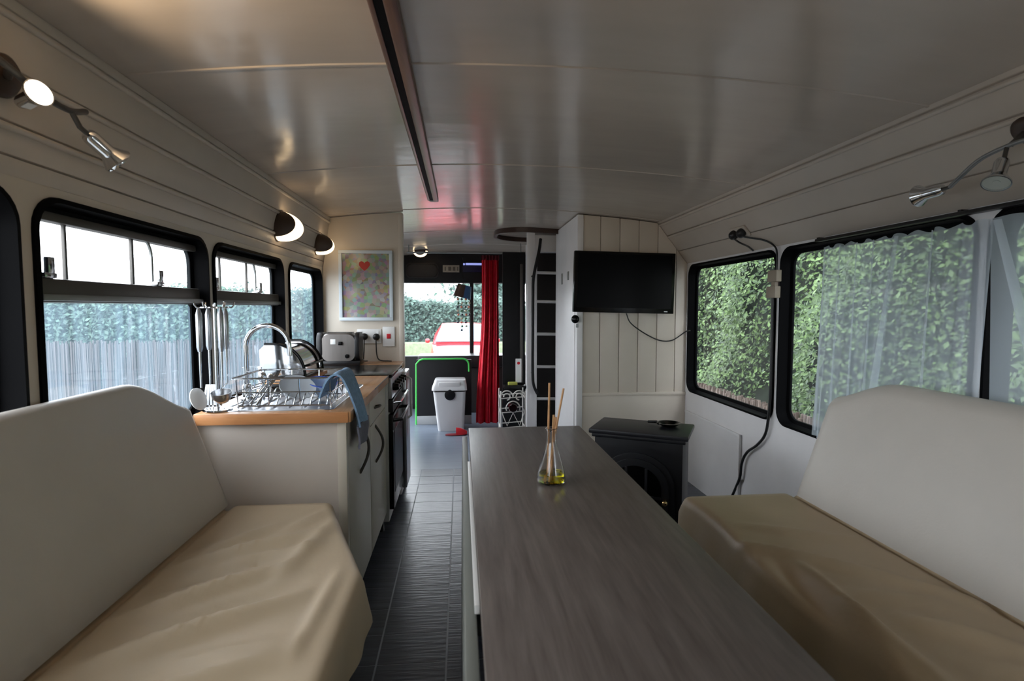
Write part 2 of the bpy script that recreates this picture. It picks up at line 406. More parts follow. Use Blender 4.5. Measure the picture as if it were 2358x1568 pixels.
# ---- rear wall behind the viewer, unseen, closed to cut the light from there
def yz_wall_hole(name, Y, thick, outline, holes, m):
    bm = bmesh.new()
    def loop(pts):
        vs = [bm.verts.new((p[0], Y, p[1])) for p in pts]
        return [bm.edges.new((vs[i], vs[(i+1) % len(vs)])) for i in range(len(vs))]
    es = loop(outline)
    for h in holes: es += loop(h)
    bmesh.ops.triangle_fill(bm, use_beauty=True, use_dissolve=False, edges=es)
    ex = bmesh.ops.extrude_face_region(bm, geom=bm.faces[:])
    for v in [g for g in ex['geom'] if isinstance(g, bmesh.types.BMVert)]: v.co.y += thick
    bmesh.ops.recalc_face_normals(bm, faces=bm.faces)
    me = bpy.data.meshes.new(name); bm.to_mesh(me); bm.free()
    return struct(link(name, me, m))
yz_wall_hole('wall_rear', YREAR, -.05, [(XL-.05, 0), (XR+.05, 0), (XR+.05, 1.79), (XL-.05, 1.79)], [], 'cream')

# ---- left bulkhead (carries the poster)
def bulk_outline(x0, x1, left):
    pts = [(x0, 0), (x1, 0)]
    n = 10
    if left:
        top = [(x1-(x1+.80)*i/n, cz(x1-(x1+.80)*i/n)-.004) for i in range(n+1)]
        return pts+top+[(-.845, 1.40)]
    top = [(1.28-(1.28-x0)*i/n, cz(1.28-(1.28-x0)*i/n)-.004) for i in range(n+1)]
    return pts+[(XR, 1.44)]+top
yz_wall_hole('wall_bulkhead_left', YB, .04, bulk_outline(XL, -.37, True), [], 'cream')
t1 = struct(B().box(-.385, -.355, YB-.012, YB+.05, .0, cz(-.37)-.006).build('trim_1', 'cream', bevel=.006))

# ---- right bulkhead: tongue and groove boards, dado panel, corner post
br = sroot('wall_bulkhead_right', (1.13, YB, 0))
BX = [.79, .908, 1.036, 1.164, 1.292, 1.418, XR]
for i in range(len(BX)-1):
    a, b = BX[i]+.0015, BX[i+1]-.0015
    def top(x): return cz(x)-.004 if x < 1.275 else 1.72-(x-1.275)*(.28/.22)-.004
    poly = [(a, .585), (b, .585), (b, top(b)), (a, top(a))]
    if a < 1.275 < b: poly = [(a, .585), (b, .585), (b, top(b)), (1.275, cz(1.275)-.004), (a, top(a))]
    bb = B(); bb.prism(poly, lambda u, v: (u, YB, v), lambda u, v: (u, YB+.018, v)); bb.build('matchboard', 'cream', br, bevel=.004)
B().prism([(.77, 0), (XR, 0), (XR, 1.43), (1.27, 1.70), (.77, 1.735)], lambda u, v: (u, YB+.016, v), lambda u, v: (u, YB+.03, v)).build('backing_board', 'cream', br)
B().box(.79, XR, YB-.004, YB+.016, 0, .572).build('dado_panel', 'cream', br, bevel=.003)
B().box(.79, XR, YB-.012, YB+.016, .568, .59).build('dado_rail', 'cream', br, bevel=.005)
B().box(.752, .792, YB-.014, YB+.03, 0, cz(.77)-.006).build('corner_post', 'white', br, bevel=.005)
# cupboard side facing the aisle
cs = sroot('wall_cupboard_side', (.766, 3.9, 0))
B().box(.756, .78, YB+.03, 4.28, 0, cz(.766)-.006).build('side_panel', 'white', cs, bevel=.003)
B().box(.750, .758, YB+.06, 4.10, .08, 1.45).build('door_face', 'white', cs, bevel=.003)
B().box(.744, .752, 3.72, 3.76, 1.34, 1.40).build('hasp', 'alul', cs, bevel=.002)
B().box(.744, .752, 3.95, 3.99, 1.32, 1.40).build('hasp', 'alul', cs, bevel=.002)
tagk = thing('door_knob', 'small black round knob on the cupboard corner below the television', 'knob', (.745, YB-.03, 1.07))
bb = B().lathe([(.004, 0), (.010, .006), (.010, .014), (.024, .022), (.027, .034), (.018, .046), (.0, .05)], (.752, YB-.014, 1.075), (-.6, -1, 0)); bb.build('knob', 'gloss', tagk, smooth=50)
bb = B().box(.746, .762, YB-.018, YB-.012, 1.02, 1.045); bb.build('key_plate', 'alul', tagk, bevel=.002)

# ---- stairwell behind the cupboard, cab bulkhead, windscreen frame
struct(B().box(.62, XR, 4.95, 5.0, 0, 1.75).build('wall_stairwell', 'darkbr'))
struct(B().box(.78, XR, 4.28, 4.32, 0, 1.72).build('wall_stairwell_inner', 'darkbr'))
wf = sroot('wall_front', (.32, YFRONT, 0))
B().box(XL, XR, YFRONT-.06, YFRONT+.05, 0, .60).build('front_panel', 'dark', wf, bevel=.01)
B().box(XL, XR, YFRONT-.10, YFRONT+.05, 1.425, 1.79).build('header_panel', 'dark', wf, bevel=.012)
bb = B()
bb.loft([[(p[0], YFRONT-.10-d, p[1]) for p in rrect(-.60+o, -.24-o, 1.475+o, 1.645-o, .05)] for o, d in ((0, 0), (0, .012), (.012, .014), (.016, .006))], caps=True)
bb.build('header_hatch', 'darkbr', wf, smooth=40)
B().box(XL, -.72, YFRONT-.06, YFRONT+.05, .60, 1.43).build('corner_pillar', 'black', wf, bevel=.01)
B().box(.105, .15, YFRONT-.07, YFRONT+.05, .60, 1.43).build('centre_pillar', 'black', wf, bevel=.008)
B().box(1.35, XR, YFRONT-.06, YFRONT+.05, .60, 1.43).build('corner_pillar', 'black', wf, bevel=.01)
ws_ = sroot('window_20', (.3, YFRONT, .6)); ws_.name = 'window_%d' % (wcount[0]+1)
for a, b in ((-.72, .105), (.15, 1.35)):
    bb = B(); bb.add([(a, YFRONT+.01, .6), (b, YFRONT+.01, .6), (b, YFRONT+.01, 1.43), (a, YFRONT+.01, 1.43)], [(0,1,2,3)]); bb.build('windscreen_pane', 'glass', ws_)
struct(B().box(.39, .60, 5.02, 5.06, 0, 1.66).build('wall_cab', 'dark', bevel=.004))
struct(B().box(.55, .575, 5.0, 5.02, .45, 1.55).build('trim_2', 'alu', bevel=.004))
struct(B().box(.60, .625, 4.90, 5.0, 0, 1.72).build('trim_3', 'white', bevel=.004))

# ================================================================== CEILING RAIL
cr = thing('ceiling_rail', 'long wooden channel with a black slot running along the ceiling', 'rail', (-.15, 1.3, 1.74))
zc = cz(-.15)
ya, yb = -1.2, 3.10
B().box(-.178, -.166, ya, yb, zc-.016, zc+.004).build('wood_edge', 'dkwood', cr, bevel=.003)
B().box(-.146, -.118, ya, yb, zc-.022, zc+.004).build('wood_edge', 'dkwood', cr, bevel=.004)
B().box(-.167, -.145, ya, yb, zc-.014, zc+.003).build('black_slot', 'rubber', cr)
bb = B().lathe([(.030, 0), (.030, .012), (.02, .018)], (-.148, yb, zc), (0, 0, -1), n=20); bb.build('end_cap', 'ringwood', cr, smooth=40)

# ================================================================== SOFAS
def gridge(x, y, x0, y0, x1, y1, w, h):
    """smooth ridge along a segment"""
    dx, dy = x1-x0, y1-y0; L2 = dx*dx+dy*dy; t = ((x-x0)*dx+(y-y0)*dy)/L2; tc = max(0, min(1, t))
    px, py = x0+tc*dx, y0+tc*dy; d = math.hypot(x-px, y-py)
    return h*math.exp(-(d/w)**2)*math.sin(math.pi*max(.0, min(1, .08+t*.84))) if -.1 < t < 1.1 else 0
def seat_cushion(name, xback, xfront, y0, y1, z1, thick, sgn, folds, mname, parent, crease=0.0):
    """xfront(y) front edge; sgn=+1 when front is at larger x"""
    bb = B(); rings = []; ny = 130; nx = 80; R = .03
    for j in range(ny+1):
        y = y0+(y1-y0)*j/ny; xf = xfront(y); ring = []
        edge = min(y-y0, y1-y); drop = 0 if edge > R else R-math.sqrt(max(0, R*R-(R-edge)**2))
        for i in range(nx+1):
            u = i/nx; x = xback+(xf-xback)*u; d = abs(xf-x)
            z = z1-drop-(0 if d > R else R-math.sqrt(max(0, R*R-(R-d)**2)))
            z += 1.7*sum(gridge(x, y, *f) for f in folds)
            z -= .016*math.exp(-((x-crease)/.016)**2)
            ring.append((x, y, z))
        wob = .006*math.sin(y*17)+.004*math.sin(y*41)
        ring += [(xf+sgn*(.004+wob*.4), y, z1-drop-R-(thick-R)*.4), (xf+sgn*(.012+wob), y, z1-thick), (xf-sgn*.02, y, z1-thick-.002), (xback, y, z1-thick-.002)]
        rings.append(ring)
    bb.loft(rings); return bb.build(name, mname, parent, smooth=60)
def backrest(name, y0, y1, zb, xb, slope, ztop, thick, sgn, parent, mname, shear=0.0):
    """slab leaning away; sgn=-1 leans towards smaller x. ztop(y) gives the crest."""
    bb = B(); rings = []; ny = 90; r = thick/2
    for j in range(ny+1):
        y = y0+(y1-y0)*j/ny; e = min(y-y0, y1-y); sc = 1 if e > r else max(.25, math.sqrt(max(0, 1-(1-e/r)**2)))
        zt = ztop(y); ring = []
        def P(z, t): return (xb+sgn*(slope*(z-zb))+sgn*t, y-shear*(z-zb)*(j/ny)**6, z)
        c = r; rr = r*sc
        nf = 14
        for i in range(nf+1): ring.append(P(zb+(zt-r-zb)*i/nf, c-rr*(1-.0)))
        for i in range(1, 8):
            a = math.pi*i/8; ring.append(P(zt-r+rr*math.sin(a), c-rr*math.cos(a)))
        for i in range(6): ring.append(P(zt-r+(zb-zt+r)*i/5, c+rr))
        rings.append(ring)
    bb.loft(rings); return bb.build(name, mname, parent, smooth=70)
def smooth01(t): t = max(0, min(1, t)); return t*t*(3-2*t)

ZL, ZR = .53, .51
sl = thing('bench_sofa', 'cream bench sofa below the left windows, meeting the kitchen worktop', 'sofa', (-.55, .6, 0), 'bench sofas')
def frontL(y):
    if y < 1.26: return -.228
    return -.228+(-.403+.228)*max(0, min(1, (y-1.27)/.46))
foldsL = [(-.70, 1.31, -.40, 1.51, .020, .013), (-.69, 1.10, -.40, 1.32, .020, .015), (-.69, .93, -.34, 1.17, .022, .016), (-.56, 1.345, -.36, 1.42, .016, .009), (-.52, .945, -.30, 1.01, .018, .010),
          (-.68, 1.36, -.52, 1.57, .018, .009), (-.66, 1.02, -.36, 1.225, .014, -.008), (-.68, 1.21, -.42, 1.40, .014, -.008), (-.66, .78, -.30, .98, .022, .014), (-.42, 1.25, -.36, 1.62, .022, .008), (-.30, .95, -.285, 1.30, .016, .006), (-.50, 1.50, -.40, 1.68, .016, .006)]
seat_cushion('seat_cushion', -.835, frontL, -1.0, 1.765, ZL, .115, 1, foldsL, 'seat', sl, -.730)
def topL(y): return .960-.105*smooth01((y-1.46)/.33)**1.2
backrest('backrest', -1.0, 1.785, ZL-.006, -.735, .185, topL, .028, -1, sl, 'leather', .30)
B().box(-.835, -.30, -1.0, 1.30, .0, ZL-.113).build('plinth_box', 'darkbr', sl, bevel=.005)
sr = thing('bench_sofa', 'cream bench sofa along the right wall beside the black stove', 'sofa', (1.1, .6, 0), 'bench sofas')
foldsR = [(.835, 1.26, .775, .86, .026, .020), (.70, 1.40, 1.02, 1.16, .020, .012), (.80, 1.04, .82, .80, .022, .012), (.84, 1.11, 1.06, 1.04, .018, .009), (1.0, 1.17, 1.13, 1.02, .020, .008), (.90, 1.0, 1.06, .86, .024, .013), (.80, 1.50, 1.10, 1.36, .020, .006),
          (.785, 1.24, .76, .90, .020, -.012), (.95, .84, 1.10, .66, .03, .014)]
seat_cushion('seat_cushion', 1.40, lambda y: .745+.012*math.sin(y*9), -1.0, 1.765, ZR, .13, -1, foldsR, 'seat', sr, 1.143)
def topR(y): return .918-.075*smooth01((y-1.46)/.30)**1.6
backrest('backrest', -1.0, 1.765, ZR-.006, 1.150, .34, topR, .07, 1, sr, 'leather')
B().box(.80, 1.46, -1.0, 1.74, .0, ZR-.128).build('plinth_box', 'darkbr', sr, bevel=.005)
B().box(1.36, 1.49, -1.0, 1.72, ZR-.10, .60).build('back_support', 'darkbr', sr, bevel=.005)

# ================================================================== TABLE
tb = thing('gateleg_table', 'narrow grey wood-effect gateleg table with its leaf folded down', 'table', (.225, 1.2, 0))
ZT = .72
B().box(.027, .430, .40, 1.927, ZT-.022, ZT).build('table_top', 'table', tb, bevel=.003)
def leaf(x0, x1): 
    bb = B(); bb.prism([(.40, 0), (1.927, 0), (1.927, 1), (.40, 1)], lambda u, v: (x0+(x1-x0)*v, u, .12+(.69-.12)*v), lambda u, v: (x0+.018+(x1-x0)*v, u, .12+(.69-.12)*v)); return bb
leaf(-.002, .004).build('drop_leaf', 'leaf_f', tb, bevel=.003)
leaf(.436, .432).build('drop_leaf', 'leaf_f', tb, bevel=.003)
B().box(.0185, .0262, .78, 1.537, ZT-.024, ZT-.010).build('hinge_strip', 'whitepl', tb, bevel=.001)
for yy in (.46, 1.86):
    B().box(.05, .41, yy-.02, yy+.02, .0, ZT-.022).build('leg_panel', 'leaf_f', tb, bevel=.003)
B().box(.215, .24, .48, 1.84, .3, .62).build('stretcher', 'leaf_f', tb, bevel=.003)

# ---- reed diffuser flask
fk = thing('reed_diffuser', 'conical glass flask with yellow oil and wooden reed sticks on the table', 'diffuser', (.221, 1.30, ZT))
fx, fy = .221, 1.30
outer = [(.0, .0), (.030, .0), (.0345, .004), (.035, .014), (.033, .026), (.012, .098), (.0105, .108), (.0105, .126), (.0135, .133), (.0150, .134)]
inner = [(.0135, .1355), (.0090, .127), (.0088, .108), (.0102, .098), (.031, .026), (.0328, .014), (.031, .0055), (.0, .004)]
bb = B().lathe(outer+inner, (fx, fy, ZT), n=36, caps=False); bb.build('flask', 'flask', fk, smooth=50)
bb = B().lathe([(.0, .0045), (.0305, .006), (.0322, .014), (.0303, .0255), (.0, .0255)], (fx, fy, ZT), n=36, caps=False); bb.build('oil', 'oil', fk, smooth=50)
for (bx, by, tx, ty, h) in ((-.012, .004, -.004, .01, .245), (-.016, -.004, .030, .004, .232), (.002, .008, .003, -.012, .170), (-.006, -.01, .012, .010, .160)):
    p0 = Vector((fx+bx*.8, fy+by*.8, ZT+.006)); p1 = Vector((fx+tx, fy+ty, ZT+h))
    bb = B().tube([p0, p1], .0026, 8); bb.build('reed_stick', 'reed', fk, smooth=40)

# ================================================================== KITCHEN
ZW = .811
XF = -.375                                         # cabinet fronts
wt_ = thing('worktop', 'beech worktop running under the left windows to the bulkhead', 'worktop', (-.6, 2.6, ZW))
YN = 1.795
bm_box = B()
def ring_top(y): return [(XL+.004, y, ZW-.036), (-.362, y, ZW-.036), (-.358, y, ZW-.030), (-.358, y, ZW-.008), (-.364, y, ZW), (XL+.004, y, ZW)]
# two slabs around the sink and one up to the cooker
def slab(x0, x1, y0, y1, nm='top_board'):
    return B().box(x0, x1, y0, y1, ZW-.036, ZW).build(nm, 'beech', wt_, bevel=.004)
SX0, SX1, SY0, SY1 = -.80, -.445, 2.10, 2.40         # bowl cut-out
slab(XL+.002, -.358, YN, SY0); slab(XL+.002, SX0, SY0, SY1); slab(SX1, -.358, SY0, SY1); slab(XL+.002, -.358, SY1, 2.74); slab(XL+.002, -.358, 3.232, YB-.003)
B().box(XL+.01, -.366, YN-.003, YN+.001, ZW-.036, ZW-.002).build('end_strip', 'beechend', wt_, bevel=.001)
B().box(-.3585, -.356, 2.3, 2.74, ZW-.004, ZW+.0015).build('edge_strip', 'alul', wt_)

def bow_handle(y, z0, z1, parent, x=XF, out=.032):
    pts = [(x+.0, y, z0)]+[(x+out*math.sin(math.pi*t), y+.012*math.sin(math.pi*t*1.0), z0+(z1-z0)*t) for t in [i/14 for i in range(1, 14)]]+[(x, y, z1)]
    B().tube(pts, .0055, 8).build('handle', 'alu', parent, smooth=50)
def cabinet(label, y0, y1, drawer, handle_y):
    c = thing('kitchen_cabinet', label, 'cabinet', (-.6, (y0+y1)/2, 0), 'kitchen base units')
    cb = B().box(XL+.004, XL+.012, y0, y1, .115, ZW-.037); cb.box(XL+.012, XF-.020, y0, y0+.016, .115, ZW-.037); cb.box(XL+.012, XF-.020, y1-.016, y1, .115, ZW-.037); cb.box(XL+.012, XF-.020, y0+.016, y1-.016, .115, .133)
    cb.build('carcass', 'cab', c)
    B().box(XL+.02, XF-.07, y0+.002, y1-.002, 0, .115).build('plinth', 'black', c)
    dz = .655 if drawer else .772
    d = B().box(XF-.018, XF, y0+.002, y1-.002, .118, dz-.002).build('door', 'cab', c, bevel=.003)
    bow_handle(handle_y, .535 if not drawer else .47, .725 if not drawer else .635, d)
    if drawer:
        w = B().box(XF-.018, XF, y0+.002, y1-.002, dz+.002, .772).build('drawer_front', 'cab', c, bevel=.003)
        pts = [(XF, handle_y-.02, .715), (XF+.02, handle_y-.014, .72), (XF+.024, handle_y, .722), (XF+.02, handle_y+.014, .72), (XF, handle_y+.02, .715)]
        B().tube(pts, .005, 8).build('handle', 'alu', w, smooth=50)
    return c
cabinet('cream kitchen unit with one tall door behind the hanging towel', 1.835, 2.265, False, 2.03)
cabinet('cream kitchen unit with drawer over door beside the cooker', 2.27, 2.73, True, 2.40)
ep = thing('end_panel', 'pale end panel closing the kitchen units behind the sofa', 'panel', (-.6, 1.82, 0))
B().box(XL+.004, XF-.012, 1.812, 1.832, 0, ZW-.037).build('panel', 'cabend', ep, bevel=.002)
B().box(XF-.03, XF+.0, 1.806, 1.834, 0, ZW-.037).build('corner_batten', 'cab', ep, bevel=.004)

# ---- cooker
ck = thing('cooker', 'freestanding cooker with black glass hob and black oven door', 'cooker', (-.6, 2.99, 0))
CX = -.345
B().box(XL+.01, CX-.02, 2.75, 3.225, .06, ZW-.012).build('body', 'whitepl', ck, bevel=.004)
B().box(XL+.015, CX+.002, 2.745, 3.225, ZW-.012, ZW+.004).build('hob_glass', 'gloss', ck, bevel=.003)
B().box(CX-.02, CX, 2.755, 3.22, .69, ZW-.014).build('control_panel', 'steel', ck, bevel=.004)
for i in range(5):
    bb = B().lathe([(.02, 0), (.02, .012), (.015, .030), (.0, .030)], (CX, 2.81+.09*i, .745), (1, 0, 0), n=16); bb.build('knob', 'gloss', ck, smooth=40)
d = B().box(CX-.02, CX+.004, 2.76, 3.215, .62, .685).build('grill_door', 'black', ck, bevel=.004)
B().tube([(CX, 2.79, .665), (CX+.035, 2.80, .668), (CX+.035, 3.175, .668), (CX, 3.185, .665)], .008, 8).build('handle', 'chrome', d, smooth=40)
d = B().box(CX-.02, CX+.004, 2.76, 3.215, .12, .61).build('oven_door', 'gloss', ck, bevel=.004)
B().tube([(CX, 2.79, .575), (CX+.04, 2.80, .578), (CX+.04, 3.175, .578), (CX, 3.185, .575)], .009, 8).build('handle', 'black', d, smooth=40)
B().box(CX+.004, CX+.006, 2.80, 3.175, .2, .52).build('oven_window', 'screen', d)
for dy in (2.79, 3.19):
    bb = B().lathe([(.018, 0), (.014, .06)], (CX-.07, dy, 0), (0, 0, 1), n=12); bb.build('foot', 'black', ck)
# ---- under-counter fridge next to the bulkhead
fr = thing('fridge', 'narrow pale fridge between the cooker and the bulkhead', 'fridge', (-.58, 3.35, 0))
B().box(XL+.02, CX-.01, 3.24, 3.47, .03, ZW-.038).build('body', 'whitepl', fr, bevel=.004)
d = B().box(CX-.008, CX+.022, 3.242, 3.468, .07, ZW-.045).build('door', 'steel', fr, bevel=.008)
B().tube([(CX+.02, 3.30, .74), (CX+.045, 3.30, .72), (CX+.045, 3.30, .50), (CX+.02, 3.30, .48)], .008, 8).build('handle', 'whitepl', d, smooth=40)

# ---- sink with drainer, tap
sk = thing('sink', 'stainless sink with drainer set into the worktop', 'sink', (-.62, 2.12, ZW))
bb = B()
o = [(p[0], p[1]) for p in rrect(-.815, -.425, 1.83, 2.43, .03)]
h = [(p[0], p[1]) for p in rrect(SX0+.005, SX1-.005, SY0+.005, SY1-.005, .05)]
bm = bmesh.new()
def lp(pts, z):
    vs = [bm.verts.new((a, b, z)) for a, b in pts]; return vs, [bm.edges.new((vs[i], vs[(i+1) % len(vs)])) for i in range(len(vs))]
ov, oe = lp(o, ZW+.003); hv, he = lp(h, ZW+.003)
bmesh.ops.triangle_fill(bm, use_beauty=True, use_dissolve=False, edges=oe+he)
def sk_ring(prev, pts, z):
    nv = [bm.verts.new((a, b, z)) for a, b in pts]
    for i in range(len(nv)):
        try: bm.faces.new((prev[i], prev[(i+1) % len(nv)], nv[(i+1) % len(nv)], nv[i]))
        except ValueError: pass
    return nv
p1 = sk_ring(hv, [(a, b) for a, b in rrect(SX0+.012, SX1-.012, SY0+.012, SY1-.012, .045)], ZW-.01)
p2 = sk_ring(p1, [(a, b) for a, b in rrect(SX0+.02, SX1-.02, SY0+.02, SY1-.02, .04)], ZW-.125)
bm.faces.new(p2)
p3 = sk_ring(ov, [(a, b) for a, b in rrect(-.817, -.423, 1.828, 2.432, .032)], ZW-.0005)
me = bpy.data.meshes.new('basin'); bmesh.ops.recalc_face_normals(bm, faces=bm.faces); bm.to_mesh(me); bm.free()
for p in me.polygons: p.use_smooth = True
me.set_sharp_from_angle(angle=.7)
link('basin', me, 'steel', sk)
for i in range(7):
    xx = -.775+.05*i
    B().tube([(xx, 1.86, ZW+.0035), (xx, 2.06, ZW+.0035)], .0035, 6).build('drainer_rib', 'steel', sk, smooth=50)
tp = thing('tap', 'tall chrome swan-neck tap behind the sink', 'tap', (-.765, 2.02, ZW))
TXp, TYp = -.765, 2.02
bb = B().lathe([(.024, .0), (.024, .010), (.016, .016), (.016, .055), (.012, .062)], (TXp, TYp, ZW+.003), n=20); bb.build('base', 'chrome', tp, smooth=40)
pts = [(TXp, TYp, ZW+.05), (TXp, TYp, ZW+.20)]+[(TXp+.075-.075*math.cos(a), TYp, ZW+.20+.075*math.sin(a)) for a in [math.pi*i/14 for i in range(1, 15)]]+[(TXp+.152, TYp, ZW+.165)]
B().tube(pts, .0085, 12).build('spout', 'chrome', tp, smooth=60)
B().tube([(TXp+.012, TYp, ZW+.045), (TXp+.06, TYp-.01, ZW+.06)], [.007, .005], 8).build('lever', 'chrome', tp, smooth=40)

# ---- wire dish rack with things in it
dr = thing('dish_rack', 'chrome wire dish rack standing on the drainer', 'dish rack', (-.58, 1.98, ZW))
rx0, rx1, ry0, ry1 = -.735, -.435, 1.86, 2.10; zb, zt = ZW+.012, ZW+.105
def loopz(z, g): return [(rx0-g, ry0-g, z), (rx1+g, ry0-g, z), (rx1+g, ry1+g, z), (rx0-g, ry1+g, z)]
B().tube(loopz(zt, .012), .0032, 6, closed=True).build('top_rim', 'chrome', dr, smooth=50)
B().tube(loopz(zb, 0), .003, 6, closed=True).build('bottom_rim', 'chrome', dr, smooth=50)
B().tube(loopz((zb+zt)/2, .006), .0022, 6, closed=True).build('middle_rim', 'chrome', dr, smooth=50)
up = B()
for k in range(4):
    t = (k+.0)/3
    for yy, g in ((ry0, -1), (ry1, 1)):
        up = B().tube([(rx0+(rx1-rx0)*t, yy, zb), (rx0+(rx1-rx0)*t, yy+g*.012, zt)], .0022, 6); up.build('upright_wire', 'chrome', dr, smooth=50)
for k in range(1, 3):
    t = k/3
    for xx, g in ((rx0, -1), (rx1, 1)):
        B().tube([(xx, ry0+(ry1-ry0)*t, zb), (xx+g*.012, ry0+(ry1-ry0)*t, zt)], .0022, 6).build('upright_wire', 'chrome', dr, smooth=50)
for k in range(11):
    xx = rx0+(rx1-rx0)*(k+.5)/11
    pts = [(xx, ry0, zb)]+[(xx, ry0+(ry1-ry0)*t, zb+.035*abs(math.sin(2*math.pi*t))) for t in [i/12 for i in range(1, 12)]]+[(xx, ry1, zb)]
    B().tube(pts, .002, 6).build('floor_wire', 'chrome', dr, smooth=50)
for (xx, yy) in ((rx0, ry0), (rx1, ry0), (rx0, ry1), (rx1, ry1)):
    B().tube([(xx, yy, ZW+.0045), (xx, yy, zb)], .004, 6).build('foot', 'chrome', dr)
def tumbler(x, y, z, label):
    b = B().lathe([(.0, .0), (.026, .0), (.028, .004), (.034, .11), (.0325, .11), (.0265, .006), (.0, .006)], (x, y, z), n=24, caps=False)
    return tag(b.build('glass_tumbler', 'flask', None, smooth=50), label, 'glass')
tumbler(-.79, 2.14, ZW+.003, 'clear glass tumbler standing behind the utensil rack by the window')
bw = thing('bowl', 'small blue and white bowl in the dish rack beside the towel', 'bowl', (-.475, 1.985, ZW+.02))
b = B().lathe([(.0, .0), (.024, .0), (.046, .022), (.054, .048), (.051, .048), (.043, .024), (.02, .005), (.0, .005)], (-.515, 2.05, ZW+.020), (.15, -.2, .9), n=28, caps=False)
b.build('bowl_body', mat('pale_blue_glaze', (176, 196, 226), .15), bw, smooth=50)
b = B().lathe([(.0545, .047), (.0548, .050), (.0515, .050), (.051, .047)], (-.515, 2.05, ZW+.020), (.15, -.2, .9), n=28, caps=False)
b.build('blue_rim', mat('cobalt_glaze', (64, 92, 190), .15), bw, smooth=50)
pl = thing('plate', 'pale glass plate leaning in the dish rack', 'plate', (-.56, 2.0, ZW+.02))
b = B().lathe([(.0, .0), (.03, .0), (.05, .005), (.062, .010), (.062, .013), (.05, .008), (.03, .004), (.0, .004)], (-.575, 1.965, ZW+.052), (.35, -.45, .8), n=36, caps=False)
b.build('plate_disc', mat('grey_white_china', (196, 202, 206), .15), pl, smooth=50)

# cutlery heaped in the left of the rack
M['cutl'] = M['chrome']
for k, (x, y, z, ax_, nm, lb) in enumerate([(-.69, 1.93, .045, (.3, .5, .5), 'fork', 'steel fork sticking up in the dish rack beside the tap'), (-.66, 1.95, .05, (-.2, .6, .45), 'spoon', 'steel spoon leaning back in the dish rack'), (-.665, 1.90, .045, (.15, .5, .4), 'knife', 'steel table knife lying across the dish rack'), (-.70, 1.99, .05, (.1, -.3, .6), 'teaspoon', 'small steel teaspoon upright in the dish rack')]):
    t = thing(nm, lb, 'cutlery', (x, y, ZW+z), 'cutlery in the dish rack'); d_ = Vector(ax_).normalized(); p = Vector((x, y, ZW+z)); L_ = .13 if nm != 'teaspoon' else .09
    B().tube([p-d_*L_*.4, p, p+d_*L_*.3], [.005, .003, .003], 8).build('handle', 'cutl', t, smooth=50)
    e = p+d_*L_*.3; sd = d_.orthogonal().normalized()
    if nm == 'fork':
        for q in (-1.5, -.5, .5, 1.5): B().tube([e, e+d_*.015+sd*q*.005, e+d_*.05+sd*q*.005], .0014, 5).build('tine', 'cutl', t)
    elif nm == 'knife': B().tube([e, e+d_*.04, e+d_*.08], [.004, .009, .002], 4).build('blade', 'cutl', t)
    else: B().lathe([(.0, 0), (.011, .010), (.015, .024), (.010, .040), (.0, .044)], e, d_, n=14, caps=False).build('spoon_bowl', 'cutl', t, smooth=60)
# ---- towel draped over the rack and front edge
tw = thing('tea_towel', 'blue tea towel draped over the worktop edge', 'towel', (-.37, 1.93, .7))
def cloth(path, y0, y1, thick, wav=.006, ny=10, skew=.0):
    bb = B(); rings = []
    P = bez(path, 8); n = len(P)
    for j in range(ny+1):
        v = j/ny; ring = []
        for i, p in enumerate(P):
            u = i/(n-1); y = y0+(y1-y0)*v+skew*u+p.y
            w = wav*math.sin(v*9+u*2.2)*u
            ring.append(Vector((p.x+w, y, p.z)))
        back = []
        for i in range(n):
            a = P[max(0, i-1)]; b = P[min(n-1, i+1)]; t = (b-a).normalized(); nn = Vector((t.z, 0, -t.x))
            back.append(ring[i]+nn*thick)
        rings.append(ring+list(reversed(back)))
    bb.loft(rings); return bb
cloth([(-.462, 0, ZW+.045), (-.440, 0, ZW+.100), (-.414, 0, ZW+.122), (-.388, 0, ZW+.105), (-.360, 0, ZW+.030), (-.345, 0, ZW-.03), (-.340, 0, ZW-.060)], 1.80, 2.00, .006, skew=.03, wav=.010).build('towel_fold', 'blue', tw, smooth=60)
cloth([(-.3405, 0, ZW-.058), (-.338, 0, ZW-.10), (-.341, 0, ZW-.135)], 1.83, 2.03, .006).build('grey_band', 'towelg', tw, smooth=60)

# ---- utensil stand and utensils
us = thing('utensil_stand', 'chrome stand with a hook ring for hanging utensils', 'utensil stand', (-.80, 1.90, ZW))
ux, uy = -.795, 1.850
bb = B().lathe([(.0, .0), (.045, .0), (.045, .004), (.010, .010), (.0, .010)], (ux, uy, ZW+.0035), n=28); bb.build('base', 'chrome', us, smooth=40)
B().tube([(ux, uy, ZW+.008), (ux, uy, 1.165)], .005, 10).build('post', 'chrome', us, smooth=50)
ringp = [(ux+.040*math.cos(2*math.pi*k/20), uy+.040*math.sin(2*math.pi*k/20), 1.150) for k in range(20)]
B().tube(ringp, .003, 6, closed=True).build('hook_ring', 'chrome', us, smooth=50)
for a in (0, 60, 120, 180, 240, 300):
    t = math.radians(a+20); dx, dy = math.cos(t), math.sin(t)
    B().tube([(ux, uy, 1.150), (ux+.040*dx, uy+.040*dy, 1.150), (ux+.050*dx, uy+.050*dy, 1.150), (ux+.056*dx, uy+.056*dy, 1.158), (ux+.058*dx, uy+.058*dy, 1.168)], .0025, 6).build('hook', 'chrome', us, smooth=50)
